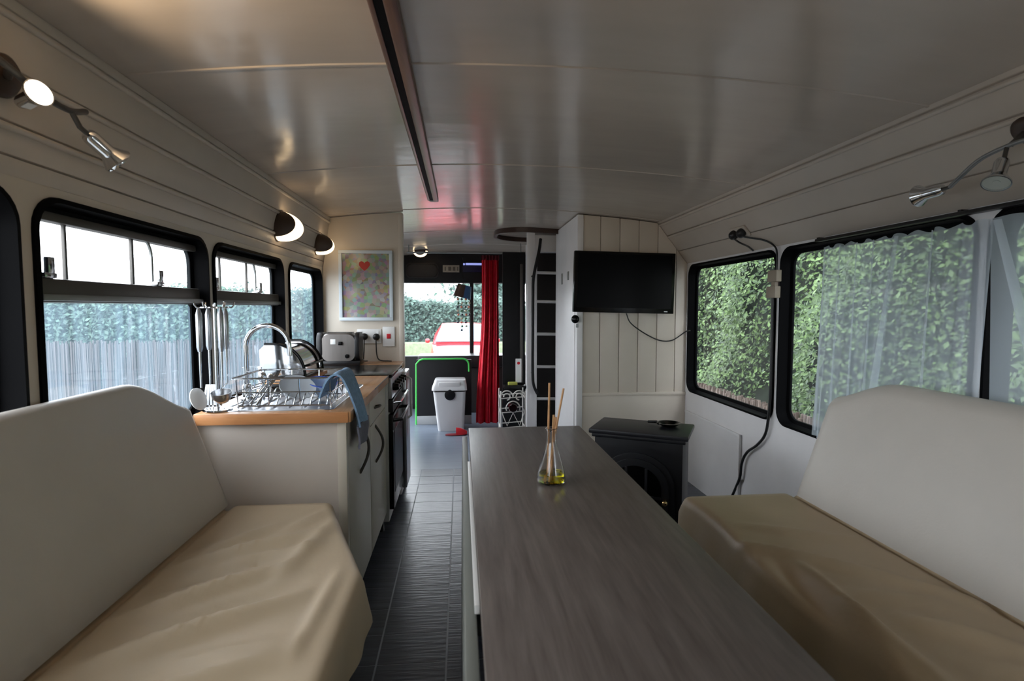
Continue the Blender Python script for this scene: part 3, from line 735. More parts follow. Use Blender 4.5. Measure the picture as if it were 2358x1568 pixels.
def utensil(kind, label, x, y, lean=0):
    t = thing(kind, label, kind.split('_')[-1], (x, y, .84), 'hanging kitchen utensils')
    top = Vector((x, y, 1.148)); mid = Vector((x, y, 1.01)); neck = Vector((x+lean, y, .895))
    B().tube([top, top.lerp(mid, .15), mid.lerp(top, .1), mid], [.004, .0095, .0095, .006], 10).build('handle', 'steel', t, smooth=50)
    B().tube([mid, neck], [.004, .003], 8).build('shaft', 'chrome', t, smooth=50)
    return t, neck
t, nk = utensil('skimmer', 'hanging steel skimmer with a bright white round head', ux-.026, uy-.052)
b = B().lathe([(.0, .006), (.026, .003), (.036, .0), (.036, .0025), (.026, .0055), (.0, .0085)], (nk.x-.006, nk.y-.010, nk.z-.034), (.9, -.2, .3), n=28, caps=False); b.build('round_head', 'whitepl', t, smooth=50)
t, nk = utensil('ladle', 'hanging steel ladle with a deep cup', ux+.036, uy-.044)
b = B().lathe([(.0, -.035), (.018, -.033), (.027, -.02), (.030, .0), (.0285, .0), (.0255, -.019), (.017, -.031), (.0, -.033)], (nk.x+.004, nk.y-.022, nk.z-.012), (0, -.25, 1), n=26, caps=False); b.build('cup', 'steel', t, smooth=50)
t, nk = utensil('spatula', 'hanging steel spatula with a fanned slotted blade', ux-.034, uy+.030)
bb = B()
for k in range(5):
    a = -.024+.012*k; bb.prism([(a*.5-.003, .0), (a*.5+.003, .0), (a+.004, -.075), (a-.004, -.075)], lambda u, v: (nk.x+u, nk.y, nk.z+v), lambda u, v: (nk.x+u, nk.y+.002, nk.z+v))
bb.prism([(-.03, -.07), (.03, -.07), (.03, -.08), (-.03, -.08)], lambda u, v: (nk.x+u, nk.y, nk.z+v), lambda u, v: (nk.x+u, nk.y+.002, nk.z+v))
bb.build('slotted_blade', 'steel', t)
t, nk = utensil('potato_masher', 'hanging steel masher with a wavy wire head', ux+.010, uy+.055)
pts = [(nk.x-.035+.07*i/24, nk.y+.012*math.sin(i*math.pi/3), nk.z-.045) for i in range(25)]
B().tube([(nk.x, nk.y, nk.z)]+[(nk.x-.02, nk.y, nk.z-.02), (nk.x-.035, nk.y, nk.z-.045)]+pts, .0025, 6).build('wire_head', 'chrome', t, smooth=50)

# ---- bread bin on wooden riser
rs = thing('riser_shelf', 'low wooden riser board carrying the chrome bread bin', 'shelf', (-.74, 2.5, ZW))
B().box(-.842, -.645, 2.33, 2.70, ZW+.020, ZW+.036).build('board', 'beech', rs, bevel=.003)
for yy in (2.36, 2.67): B().box(-.835, -.655, yy-.01, yy+.01, ZW+.0035, ZW+.020).build('foot_rail', 'black', rs, bevel=.002)
bn = thing('bread_bin', 'chrome roll-top bread bin with black trim by the window', 'bread bin', (-.75, 2.5, ZW+.036))
zb0 = ZW+.0365; bx0, bx1, by0, by1 = -.838, -.660, 2.35, 2.67; hh = .145
def bin_prof(ins=0.0, n=12):
    r = .115
    arc = [(bx1-r+ (r-ins)*math.sin(math.pi/2*i/n), zb0+.012+(hh-.012-ins)*math.cos(math.pi/2*i/n)) for i in range(n+1)]
    return [(bx0+ins, zb0+.012), (bx0+ins, zb0+hh-.02), (bx0+.02+ins, zb0+hh-ins)]+arc
B().prism(bin_prof(), lambda u, v: (u, by0, v), lambda u, v: (u, by0+.012, v)).build('end_plate', 'chrome', bn, bevel=.003)
B().prism(bin_prof(), lambda u, v: (u, by1-.012, v), lambda u, v: (u, by1, v)).build('end_plate', 'chrome', bn, bevel=.003)
B().prism(bin_prof(.008), lambda u, v: (u, by0+.012, v), lambda u, v: (u, by1-.012, v)).build('roll_top', 'chrome', bn, smooth=40)
for yy in (by0+.014, by1-.014):
    pp = bin_prof(-.003)[2:]
    B().tube([(u, yy, v) for u, v in pp], .006, 6).build('black_trim', 'gloss', bn, smooth=50)
B().tube([(bx1-.02, by0+.03, zb0+.05), (bx1+.012, by0+.05, zb0+.055), (bx1+.012, by1-.05, zb0+.055), (bx1-.02, by1-.03, zb0+.05)], .005, 8).build('handle', 'gloss', bn, smooth=50)
B().box(bx0-.0, bx1+.004, by0-.004, by1+.004, zb0, zb0+.014).build('base', 'gloss', bn, bevel=.003)

# ---- toaster, sockets, plugs
ts = thing('toaster', 'steel two-slot toaster with black base under the poster', 'toaster', (-.72, 3.36, ZW))
tx0, tx1, ty0, ty1 = -.838, -.592, 3.25, 3.385; tz0, tz1 = ZW+.024, ZW+.190
bb = B(); prof = [(p[0], p[1]) for p in rrect(tx0+.025, tx1-.02, tz0, tz1, .045)]
def tring(y, s): 
    cx, czz = (tx0+tx1)/2, tz0
    return [(cx+(a-cx)*s, y, czz+(b-czz)*s) for a, b in prof]
bb.loft([tring(ty0, .95), tring(ty0+.012, .99), tring(ty0+.03, 1.0), tring(ty1-.03, 1.0), tring(ty1-.012, .99), tring(ty1, .95)]); bb.build('body', 'toast', ts, smooth=40)
for a, b, s in ((tx0, tx0+.034, 1), (tx1-.028, tx1, 1)):
    bb = B(); pr = rrect(ty0-.004, ty1+.004, tz0, tz1+.003, .05)
    bb.loft([[(a, p[0], p[1]) for p in pr], [(b, p[0], p[1]) for p in pr]]); bb.build('end_cap', 'black', ts, bevel=.006)
B().box(tx0-.004, tx1+.004, ty0-.006, ty1+.006, ZW+.001, ZW+.026).build('base', 'black', ts, bevel=.006)
for yy in (3.29, 3.345): B().box(tx0+.05, tx1-.045, yy-.012, yy+.012, tz1-.001, tz1+.002).build('slot', 'gloss', ts)
bb = B().lathe([(.013, 0), (.012, .012), (.0, .013)], (tx1-.07, ty0+.003, tz0+.03), (0, -1, 0), n=18); bb.build('browning_dial', 'gloss', ts, smooth=40)
B().box(tx1-.12, tx1-.095, ty0-.012, ty0+.004, tz0+.095, tz0+.115).build('lever', 'gloss', ts, bevel=.003)
B().box(tx1-.165, tx1-.135, ty0-.003, ty0+.004, tz0+.100, tz0+.130).build('badge_plate', 'whitepl', ts, bevel=.002)

def socket_box(name, label, x0, x1, z0, z1, Y):
    t = thing(name, label, 'socket', ((x0+x1)/2, Y, z0))
    B().box(x0, x1, Y-.011, Y-.0005, z0, z1).build('face_plate', 'whitepl', t, bevel=.004)
    return t
s1 = socket_box('double_socket', 'white double socket with two black plugs on the bulkhead', -.645, -.495, .925, 1.015, YB)
for xx in (-.640+.02, -.515): B().box(xx-.006, xx+.006, YB-.014, YB-.010, .985, 1.003).build('switch', 'whitepl', s1, bevel=.001)
s2 = socket_box('cooker_switch', 'white cooker switch plate with a red rocker', -.488, -.412, .905, 1.03, YB)
B().box(-.462, -.438, YB-.016, YB-.010, .955, .985).build('red_rocker', 'redcloth', s2, bevel=.002)
def plug(label, x, z, cable):
    t = thing('plug', label, 'plug', (x, YB-.03, z))
    bb = B().lathe([(.019, 0), (.022, .008), (.020, .020), (.012, .026), (.0, .027)], (x, YB-.0115, z), (0, -1, 0), n=18); bb.build('plug_body', 'plug', t, smooth=50)
    B().tube(bez(cable, 8), .0035, 6).build('cable', 'plug', t, smooth=60)
plug('black plug with a cable dropping to the toaster', -.598, .968, [(-.598, YB-.03, .955), (-.598, YB-.032, .93), (-.60, YB-.028, .88), (-.604, YB-.025, .83), (-.60, YB-.03, ZW+.006), (-.578, YB-.04, ZW+.006)])
plug('black plug next to the red cooker switch, cable curling on the worktop', -.525, .966, [(-.525, YB-.03, .953), (-.525, YB-.032, .93), (-.524, YB-.026, .87), (-.515, YB-.026, .83), (-.49, YB-.03, ZW+.006), (-.45, YB-.035, ZW+.005), (-.43, YB-.05, ZW+.005)])

# ---- framed poster
def poster_mat():
    m = bpy.data.materials.new('printed_poster'); m.use_nodes = True; nt = m.node_tree; b = nt.nodes['Principled BSDF']
    tc = nt.nodes.new('ShaderNodeTexCoord'); v = nt.nodes.new('ShaderNodeTexVoronoi'); v.inputs['Scale'].default_value = 44; v.inputs['Randomness'].default_value = .8
    nt.links.new(tc.outputs['Object'], v.inputs['Vector'])
    hs = nt.nodes.new('ShaderNodeHueSaturation'); hs.inputs['Saturation'].default_value = .8; hs.inputs['Value'].default_value = .40
    nt.links.new(v.outputs['Color'], hs.inputs['Color'])
    n = nt.nodes.new('ShaderNodeTexNoise'); n.inputs['Scale'].default_value = 9
    nt.links.new(tc.outputs['Object'], n.inputs['Vector'])
    mx = nt.nodes.new('ShaderNodeMix'); mx.data_type = 'RGBA'; mx.inputs[0].default_value = .55
    mx.inputs[7].default_value = lin((158, 148, 124))+(1,)
    nt.links.new(hs.outputs[0], mx.inputs[6]); nt.links.new(mx.outputs[2], b.inputs['Base Color'])
    mr = nt.nodes.new('ShaderNodeMapRange'); mr.inputs['To Min'].default_value = .2; mr.inputs['To Max'].default_value = .7
    nt.links.new(n.outputs['Fac'], mr.inputs[0]); nt.links.new(mr.outputs[0], mx.inputs[0])
    b.inputs['Roughness'].default_value = .12
    return m
M['poster'] = poster_mat()
ps = thing('framed_poster', 'colourful patchwork poster in a white frame above the toaster', 'poster', (-.58, YB, 1.07))
px0, px1, pz0, pz1 = -.748, -.420, 1.068, 1.504
for (a, b, c, d_) in ((px0, px1, pz0, pz0+.02), (px0, px1, pz1-.02, pz1), (px0, px0+.02, pz0+.02, pz1-.02), (px1-.02, px1, pz0+.02, pz1-.02)):
    B().box(a, b, YB-.022, YB-.0008, c, d_).build('frame_bar', 'frame_w', ps, bevel=.002)
B().box(px0+.02, px1-.02, YB-.012, YB-.002, pz0+.02, pz1-.02).build('print', 'poster', ps)
hp = [(0, -.028), (.02, -.012), (.034, .008), (.032, .024), (.02, .032), (.006, .028), (0, .018), (-.006, .028), (-.02, .032), (-.032, .024), (-.034, .008), (-.02, -.012)]
B().prism([( -.592+u, 1.405+v) for u, v in hp], lambda u, v: (u, YB-.0125, v), lambda u, v: (u, YB-.0119, v)).build('red_heart_print', mat('printed_red', (176, 36, 30), .3), ps)

# ================================================================== TELEVISION
tv = thing('television', 'flat black television on the boarded bulkhead', 'television', (1.04, 3.4, 1.3))
rt = Matrix.Translation((1.041, 3.40, 1.308)) @ Matrix.Rotation(math.radians(1.2), 4, 'Y')
B().box(-.327, .327, -.022, .018, -.193, .193, rt).build('casing', 'gloss', tv, bevel=.005)
B().box(-.306, .306, -.0232, -.0215, -.162, .176, rt).build('screen', 'screen', tv)
B().box(.262, .285, -.0236, -.022, -.182, -.176, rt).build('maker_badge', 'alul', tv)
B().box(-.12, .12, .018, .078, -.12, .12, rt).build('wall_bracket', 'black', tv, bevel=.004)
c = B().tube(bez([(1.07, 3.435, 1.112), (1.10, 3.435, 1.05), (1.19, 3.44, .985), (1.30, 3.45, .935), (1.39, 3.455, .935), (1.475, 3.45, .99), (1.485, 3.40, 1.0)], 8), .004, 6).build('tv_cable', 'plug', None, smooth=60)
tag(c, 'thin black cable sagging from the television to the right window', 'cable')

# ================================================================== ELECTRIC STOVE
st = thing('electric_stove', 'black electric stove heater with arched glass door in the corner', 'stove', (.86, 2.50, 0))
ang = math.radians(-29); SM = Matrix.Translation((.862, 2.490, 0)) @ Matrix.Rotation(ang, 4, 'Z')
def sb(x0, x1, y0, y1, z0, z1): return B().box(x0, x1, y0, y1, z0, z1, SM)
hw, hd = .200, .125
sb(-hw, hw, -hd, hd, .07, .545).build('body', 'stove', st, bevel=.006)
tpo = sb(-hw-.024, hw+.024, -hd-.024, hd+.02, .563, .585).build('top_plate', 'stove', st, bevel=.007)
sb(-hw-.012, hw+.012, -hd-.012, hd+.01, .545, .563).build('top_moulding', 'stove', st, bevel=.006)
sb(-hw-.012, hw+.012, -hd-.012, hd+.01, .045, .07).build('base_plate', 'stove', st, bevel=.006)
for sx in (-1, 1):
    for sy in (-1, 1):
        bb = B(); p0 = SM @ Vector((sx*(hw-.03), sy*(hd-.03), .0)); bb.tube([p0, p0+Vector((0, 0, .05))], [.014, .022], 10); bb.build('foot', 'stove', st, smooth=50)
def arch(w, z0, zs, rise, n=16):
    return [(-w, z0), (w, z0)]+[(w*math.cos(math.pi*i/n), zs+rise*math.sin(math.pi*i/n)) for i in range(n+1)]
def archp(w, z0, zs, rise, y0, y1): return B().prism(arch(w, z0, zs, rise), lambda u, v: tuple(SM @ Vector((u, y0, v))), lambda u, v: tuple(SM @ Vector((u, y1, v))))
archp(.170, .115, .335, .155, -hd-.012, -hd+.001).build('door_surround', 'stove', st, bevel=.005)
dd = archp(.145, .135, .335, .130, -hd-.022, -hd-.011).build('door', 'stove', st, bevel=.004)
archp(.112, .165, .335, .098, -hd-.0245, -hd-.0215).build('door_glass', 'gloss', dd)
for xx in (-.045, .045):
    sb(xx-.006, xx+.006, -hd-.031, -hd-.022, .165, .425).build('glazing_bar', 'stove', dd, bevel=.002)
sb(-.112, .112, -hd-.031, -hd-.022, .290, .302).build('glazing_bar', 'stove', dd, bevel=.002)
p = SM @ Vector((.131, -hd-.022, .285)); ax = (SM.to_3x3() @ Vector((0, -1, 0)))
bb = B().lathe([(.005, 0), (.005, .012), (.012, .018), (.014, .027), (.009, .035), (.0, .037)], p, ax, n=18); bb.build('door_knob', 'brass', dd, smooth=50)
p = SM @ Vector((.05, -hd-.030, .275))
bb = B().lathe([(.003, 0), (.005, .01), (.004, .016), (.0, .017)], p, ax, n=14); bb.build('latch_stud', 'brass', dd, smooth=50)
ds = thing('shallow_dish', 'small black shallow dish with a handle on the stove top', 'dish', (1.0, 2.42, .585))
p = SM @ Vector((.115, .045, .5855))
bb = B().lathe([(.0, .0), (.03, .0), (.052, .014), (.056, .018), (.050, .018), (.03, .006), (.0, .006)], p, (0, 0, 1), n=28, caps=False); bb.build('dish', 'gloss', ds, smooth=50)
pa = SM @ Vector((.06, .055, .600)); pb = SM @ Vector((.015, .065, .596)); bb = B().tube([p+Vector((-.05, .0, .014)), pa, pb], [.006, .007, .006], 8); bb.build('dish_handle', 'gloss', ds, smooth=50)

# ================================================================== RIGHT WALL SERVICES
def cove_x(z): return XR+(z-1.438)*(1.275-XR)/(1.72-1.438)
ss = thing('double_socket', 'white double socket with black plugs above the right windows', 'socket', (1.42, 2.66, 1.53))
nrm = Vector((-.79, 0, -.62)); tan = Vector((-.62, 0, .79))
def covebox(y0, y1, t0, t1, d0, d1, zc_):
    o = Vector((cove_x(zc_), 0, zc_)); m_ = Matrix(((nrm.x, 0, tan.x, o.x), (0, 1, 0, 0), (nrm.z, 0, tan.z, o.z), (0, 0, 0, 1)))
    return B().box(d0, d1, y0, y1, t0, t1, m_)
covebox(2.59, 2.735, -.03, .03, .0005, .010, 1.535).build('face_plate', 'cove', ss, bevel=.003)
for i, yy in enumerate((2.70, 2.625)):
    pg = thing('plug', ['black plug in the cove socket, cable dropping straight down', 'black plug in the cove socket, cable swinging to the window pillar'][i], 'plug', (cove_x(1.53), yy, 1.53))
    o = Vector((cove_x(1.535), yy, 1.535))+nrm*.0105
    bb = B().lathe([(.022, 0), (.024, .010), (.021, .026), (.012, .034), (.0, .035)], o, nrm, n=16); bb.build('plug_body', 'plug', pg, smooth=50)
    q = o+nrm*.025
    if i == 0: path = [q, q+Vector((.03, -.02, -.03)), Vector((1.455, 2.655, 1.46)), Vector((1.478, 2.64, 1.436))]
    else:      path = [q, q+Vector((.02, -.03, -.015)), Vector((1.46, 2.52, 1.475)), Vector((1.476, 2.455, 1.44)), Vector((1.480, 2.437, 1.40)), Vector((1.480, 2.437, 1.31))]
    B().tube(bez(path, 8), .0045, 6).build('cable', 'plug', pg, smooth=60)
jb = thing('junction_box', 'pair of beige junction boxes on the pillar between right windows', 'junction box', (1.48, 2.45, 1.2))
B().box(1.458, 1.484, 2.400, 2.475, 1.270, 1.325).build('box', 'beigebox', jb, bevel=.004)
B().box(1.456, 1.484, 2.405, 2.480, 1.195, 1.250).build('box', 'beigebox', jb, bevel=.004)
B().box(1.466, 1.484, 2.425, 2.455, 1.25, 1.27).build('link', 'beigebox', jb, bevel=.002)
pc = thing('power_cable', 'black cable running down the window pillar to behind the sofa', 'cable', (1.48, 2.45, .2))
B().tube(bez([(1.474, 2.452, 1.20), (1.478, 2.455, 1.0), (1.478, 2.455, .75), (1.478, 2.465, .62), (1.478, 2.49, .53), (1.478, 2.56, .46), (1.478, 2.65, .40), (1.478, 2.70, .33), (1.478, 2.715, .25), (1.478, 2.76, .17), (1.478, 2.80, .10), (1.478, 2.82, .006)], 8), .007, 8).build('cable', 'plug', pc, smooth=60)
struct(B().box(1.478, XR-.0005, 2.735, 2.75, .0, .470).build('trim_4', 'white', bevel=.003))
struct(B().box(1.484, XR-.0005, 2.735, 3.46, .455, .470).build('trim_5', 'white', bevel=.003))

# ---- sheer curtain on the right
sc_ = thing('sheer_curtain', 'white sheer net curtain hanging over the right windows', 'curtain', (1.45, 1.3, .7), 'sheer curtains')
random.seed(3)
def sheer(name, yA, yB, z0, z1, lean0, m, parent, xo=1.462):
    bb = B(); ny = 150; nz = 24; rows_ = []
    for k in range(nz+1):
        v = k/nz; z = z1+(z0-z1)*v; row = []
        for j in range(ny+1):
            u = j/ny
            y = yA+(yB-yA)*u+lean0*v*(1-u)
            f = .006*math.sin(u*46+.6*math.sin(u*11))+.010*math.sin(u*17+1.3+v*1.4*math.sin(u*5))*(.35+.65*v)+.004*math.sin(u*90+v*3)
            row.append((xo+f-.012*v, y, z+.006*math.sin(u*60)*(1 if k == 0 else 0)))
        rows_.append(row)
    bb.loft(rows_, closed=False, caps=False); return bb.build(name, m, parent, smooth=70, flip=False)
sheer('net', 2.085, 1.385, .62, 1.392, .03, 'sheer', sc_)
for yy in (2.055, 1.97, 1.88, 1.80, 1.70, 1.56):
    pts = [(1.450-.005*t, yy+.02*t+(.08*t if yy == 1.70 else 0)-.1*(t if yy == 1.52 else 0)*0, 1.388-.74*t) for t in [i/10 for i in range(11)]]
    bb = B(); w = .007 if yy != 1.70 else .022
    bb.loft([[(p[0], p[1]-w*(.4+.6*i/10), p[2]), (p[0]-.003, p[1], p[2]), (p[0], p[1]+w*(.4+.6*i/10), p[2])] for i, p in enumerate(pts)], closed=False, caps=False); bb.build('fold', 'sheerf', sc_, smooth=60, flip=False)
sc2 = thing('sheer_curtain', 'white sheer net curtain gathered past the right window pillar', 'curtain', (1.45, .8, .7), 'sheer curtains')
sheer('net', 1.375, -.55, .62, 1.392, -.035, 'sheer', sc2, xo=1.446)
for y0_, dy in ((1.34, -.22), (1.25, -.20)):
    bb = B(); bb.loft([[(1.432, y0_+dy*t-.012-.01*t, 1.385-.73*t), (1.428, y0_+dy*t, 1.385-.73*t), (1.432, y0_+dy*t+.012+.01*t, 1.385-.73*t)] for t in [i/10 for i in range(11)]], closed=False, caps=False); bb.build('fold', 'sheerf', sc2, smooth=60, flip=False)
rl = thing('curtain_rail', 'black strip curtain rail along the top of the right windows', 'curtain rail', (1.47, 1.3, 1.43))
B().box(1.462, 1.488, -.6, 2.14, 1.420, 1.432).build('rail', 'black', rl, bevel=.002)
for yy in (2.13, 1.49, .45): B().box(1.468, 1.496, yy-.006, yy+.006, 1.424, 1.438).build('clip', 'black', rl)

# ================================================================== LAMPS
def half_dome(o, ax, rad, cap, label, amx=60, stretch=1.6):
    """lit dome on the cove with an opaque brown hood on the near side"""
    t = thing('cove_lamp', label, 'lamp', tuple(o), 'dome lamps along the bus')
    ax = Vector(ax).normalized()
    bb = B().lathe([(rad*1.06, -.004), (rad*1.06, .006), (rad*.98, .008)], o, ax, n=32); bb.build('base_ring', 'brown', t, smooth=40)
    prof = [(rad*math.cos(a), .006+rad*stretch*.95*math.sin(a)) for a in [math.pi/2*i/10 for i in range(11)]]
    bb = B().lathe(prof, o, ax, n=32, caps=False); bb.build('lit_dome', 'lampon', t, smooth=60)
    # hood: spherical cap centred on direction cap
    cd = Vector(cap).normalized(); u = cd.orthogonal().normalized(); w = cd.cross(u); vs = []; fs = []; na, nb = 10, 28
    oc = Vector(o)+ax*.006
    amax = math.radians(amx)
    for i in range(na+1):
        th = amax*i/na
        for j in range(nb):
            ph = 2*math.pi*j/nb; d_ = cd*math.cos(th)+(u*math.cos(ph)+w*math.sin(ph))*math.sin(th)
            d_ = d_*(rad*1.06)
            h_ = d_.dot(ax)
            if h_ > 0: d_ = d_+ax*h_*(stretch-1)
            if h_ < 0: d_ = d_-ax*h_
            vs.append(oc+d_)
    for i in range(na):
        for j in range(nb): fs.append((i*nb+j, i*nb+(j+1) % nb, (i+1)*nb+(j+1) % nb, (i+1)*nb+j))
    bb = B(); bb.add(vs, fs); bb.build('hood', 'brown', t, smooth=60)
    return t
cn = Vector((1, 0, -.18))
def covL(z): return XL+(z-1.398)*(.053/.304)
half_dome(Vector((covL(1.525)-.002, 2.62, 1.525)), cn, .068, (-.22, -.9, .22), 'lit dome lamp with brown hood above the middle left window')
half_dome(Vector((covL(1.520)-.002, 3.30, 1.520)), cn, .060, (.05, -.9, .22), 'lit dome lamp with brown hood near the poster')
half_dome(Vector((-.41, 5.75, cz(-.41)-.001)), (0, 0, -1), .075, (0, -1, .1), 'lit dome lamp on the ceiling before the windscreen', 48, .9)

def spot_head(parent, pos, axis, lit, scale=1.0, tagw=False):
    ax = Vector(axis).normalized(); p = Vector(pos); s = scale
    prof = [(.0, -.062), (.010, -.062), (.014, -.058), (.0165, -.050), (.0165, -.012), (.020, -.006), (.030, .010), (.0315, .012), (.0315, .016), (.029, .016), (.028, .010)]
    h = B().lathe([(r*s, z*s) for r, z in prof], p, ax, n=24, caps=False).build('spot_head', 'chrome', parent, smooth=45)
    B().lathe([(.0, .0115*s), (.0282*s, .0115*s)], p, ax, n=24, caps=False).build('lens', 'lampspot' if lit else 'lampoff', h, smooth=45)
    if not lit:
        B().lathe([(.0, .004*s), (.008*s, .004*s), (.008*s, .0125*s), (.0, .0125*s)], p, ax, n=12, caps=False).build('bulb_cap', 'lampoff', h)
    if tagw:
        u = ax.orthogonal().normalized()
        u = (Vector((0, 0, -1))-ax*ax.dot(Vector((0, 0, -1)))).normalized(); w = ax.cross(u)
        q = p-ax*.030*s+u*.0172*s
        vs = [q+ax*a*s+w*b*s for a in (-.012, .016) for b in (-.010, .010)]+[q+u*.001+ax*a*s+w*b*s for a in (-.012, .016) for b in (-.010, .010)]
        B().add(vs, [(0,1,3,2),(4,6,7,5),(0,4,5,1),(2,3,7,6),(0,2,6,4),(1,5,7,3)]).build('rating_label', 'whitepl', h)
    return h
spl = thing('spotlight_bar', 'chrome spotlight bar with a lit lamp on the left cove', 'spotlight', (-.80, 1.05, 1.55), 'spotlight bars')
zc1 = 1.565
bo = Vector((covL(zc1), 1.078, zc1)); cnn = Vector((.985, 0, -.17))
B().lathe([(.038, .0), (.038, .012), (.030, .020), (.0, .022)], bo, cnn, n=28).build('mount_disc', 'brown', spl, smooth=45)
armp = bez([(-.775, .74, 1.60), (-.765, .86, 1.590), (-.758, 1.0, 1.560), (-.752, 1.08, 1.535), (-.750, 1.15, 1.530), (-.758, 1.21, 1.548)], 8)
B().tube(armp, .006, 8).build('arm', 'alu', spl, smooth=60)
B().tube([bo+cnn*.018, Vector((-.757, 1.02, 1.556))], .007, 8).build('stem', 'alu', spl, smooth=60)
spot_head(spl, (-.748, 1.062, 1.526), (.86, -.42, .20), True, .74, True)
B().tube([(-.750, 1.155, 1.531), (-.745, 1.170, 1.505), (-.742, 1.185, 1.498)], .005, 8).build('swivel', 'alu', spl, smooth=60)
spot_head(spl, (-.728, 1.238, 1.468), (.36, .62, -.52), False, .95)
spot_head(spl, (-.72, .78, 1.60), (.20, .30, .13), True, .8)
for (pos, d_, e, an) in (((-.748, 1.062, 1.526), (.86, -.42, .20), 6.0, 75), ((-.72, .78, 1.60), (.20, .30, .13), 14.0, 66)):
    ld = bpy.data.lights.new('spot_bulb', 'SPOT'); ld.energy = e; ld.color = (1.0, .74, .46); ld.spot_size = math.radians(an); ld.spot_blend = .7; ld.shadow_soft_size = .025
    lo = bpy.data.objects.new('spot_bulb', ld); COL.objects.link(lo); dv = Vector(d_).normalized()
    lo.location = Vector(pos)+dv*.030; lo.rotation_euler = dv.to_track_quat('-Z', 'Y').to_euler()
spr = thing('spotlight_bar', 'unlit chrome spotlight bar with curved arm on the right cove', 'spotlight', (1.36, 1.25, 1.57), 'spotlight bars')
zc2 = 1.585; ro = Vector((cove_x(zc2), 1.222, zc2)); rn = Vector((-.79, 0, -.62))
B().lathe([(.036, .0), (.036, .012), (.028, .020), (.0, .022)], ro, rn, n=28).build('mount_disc', 'brown', spr, smooth=45)
B().tube(bez([(1.33, 1.10, 1.520), (1.335, 1.18, 1.545), (1.335, 1.245, 1.543), (1.338, 1.31, 1.530), (1.345, 1.37, 1.500), (1.352, 1.405, 1.483)], 8), .0058, 8).build('arm', 'alul', spr, smooth=60)
B().tube([ro+rn*.018, Vector((1.335, 1.225, 1.545))], .007, 8).build('stem', 'alu', spr, smooth=60)
spot_head(spr, (1.345, 1.485, 1.478), (-.10, .98, -.06), False, 1.0)
B().tube([(1.352, 1.405, 1.483), (1.347, 1.43, 1.480)], .005, 8).build('swivel', 'alu', spr)
B().tube([(1.335, 1.235, 1.543), (1.325, 1.232, 1.51), (1.315, 1.235, 1.50)], .005, 8).build('swivel', 'alu', spr, smooth=60)
spot_head(spr, (1.300, 1.222, 1.462), (-.42, -.22, -.80), False, .95)

# ================================================================== FRONT END
# curtain (red)
rc = thing('red_curtain', 'long red curtain hanging beside the windscreen', 'curtain', (.25, 5.2, 0))
bb = B(); rows_ = []
for k in range(31):
    v = k/30; z = 1.615+(.03-1.615)*v; row = []
    xa = .205+(.140-.205)*smooth01((v-.25)/.75); xb = .365+.012*v
    for j in range(61):
        u = j/60; x = xa+(xb-xa)*u+.006*math.sin(u*23+v*2)*v
        y = 5.22+.028*math.sin(u*21+.5*math.sin(v*3))*(.5+.5*v)+.012*math.sin(u*47+1+v)
        row.append((x, y, z))
    rows_.append(row)
bb.loft(rows_, closed=False, caps=False); bb.build('drape', 'red', rc, smooth=70, flip=False)
bb = B(); bb.loft([[(.20+.17*j/40, 5.20+.012*math.sin(j*.9), z) for j in range(41)] for z in (1.645, 1.61, 1.60)], closed=False, caps=False); bb.build('heading_tape', mat('dark_red_tape', (96, 22, 34), .7), rc, smooth=60, flip=False)
rp = thing('curtain_pole', 'thin metal curtain track across the front ceiling', 'curtain pole', (.0, 5.22, 1.66))
B().tube([(-.50, 5.22, 1.668), (.60, 5.22, 1.668)], .008, 8).build('pole', 'alul', rp, smooth=50)
for xx in (-.48, .58): B().tube([(xx, 5.22, 1.668), (xx, 5.22, cz(xx)+.002)], .005, 6).build('bracket', 'alul', rp)

# waist-high barrier with green edging
ba = thing('cab_barrier', 'waist-high charcoal barrier edged in bright green tube', 'barrier', (-.18, 5.35, 0))
B().box(-.43, .105, 5.34, 5.365, .085, .640).build('panel', 'dark', ba, bevel=.004)
B().box(-.43, .105, 5.335, 5.37, .0, .085).build('kick_strip', 'skirt', ba, bevel=.004)
B().tube([(-.437, 5.35, 0), (-.430, 5.35, .60)], .010, 8).build('green_post', 'green', ba, smooth=50)
B().tube([(-.365, 5.334, .648), (.02, 5.334, .648)]+[(.02+.06*math.sin(a), 5.334, .588+.06*math.cos(a)) for a in [math.pi/2*i/6 for i in range(1, 7)]]+[(.082, 5.334, .52)], .009, 8).build('green_rail', 'green', ba, smooth=50)
B().tube([(-.430, 5.345, .60), (-.40, 5.338, .635), (-.365, 5.334, .648)], .009, 8).build('green_corner', 'green', ba, smooth=50)
dk = thing('dashboard', 'black dashboard shelf under the windscreen', 'dashboard', (-.1, 6.0, 0))
B().box(-.46, 1.3, 5.85, 6.18, .50, .635).build('shelf', 'black', dk, bevel=.02)
B().box(-.40, 1.2, 5.9, 6.15, .0, .50).build('pedestal', 'darkbr', dk, bevel=.01)

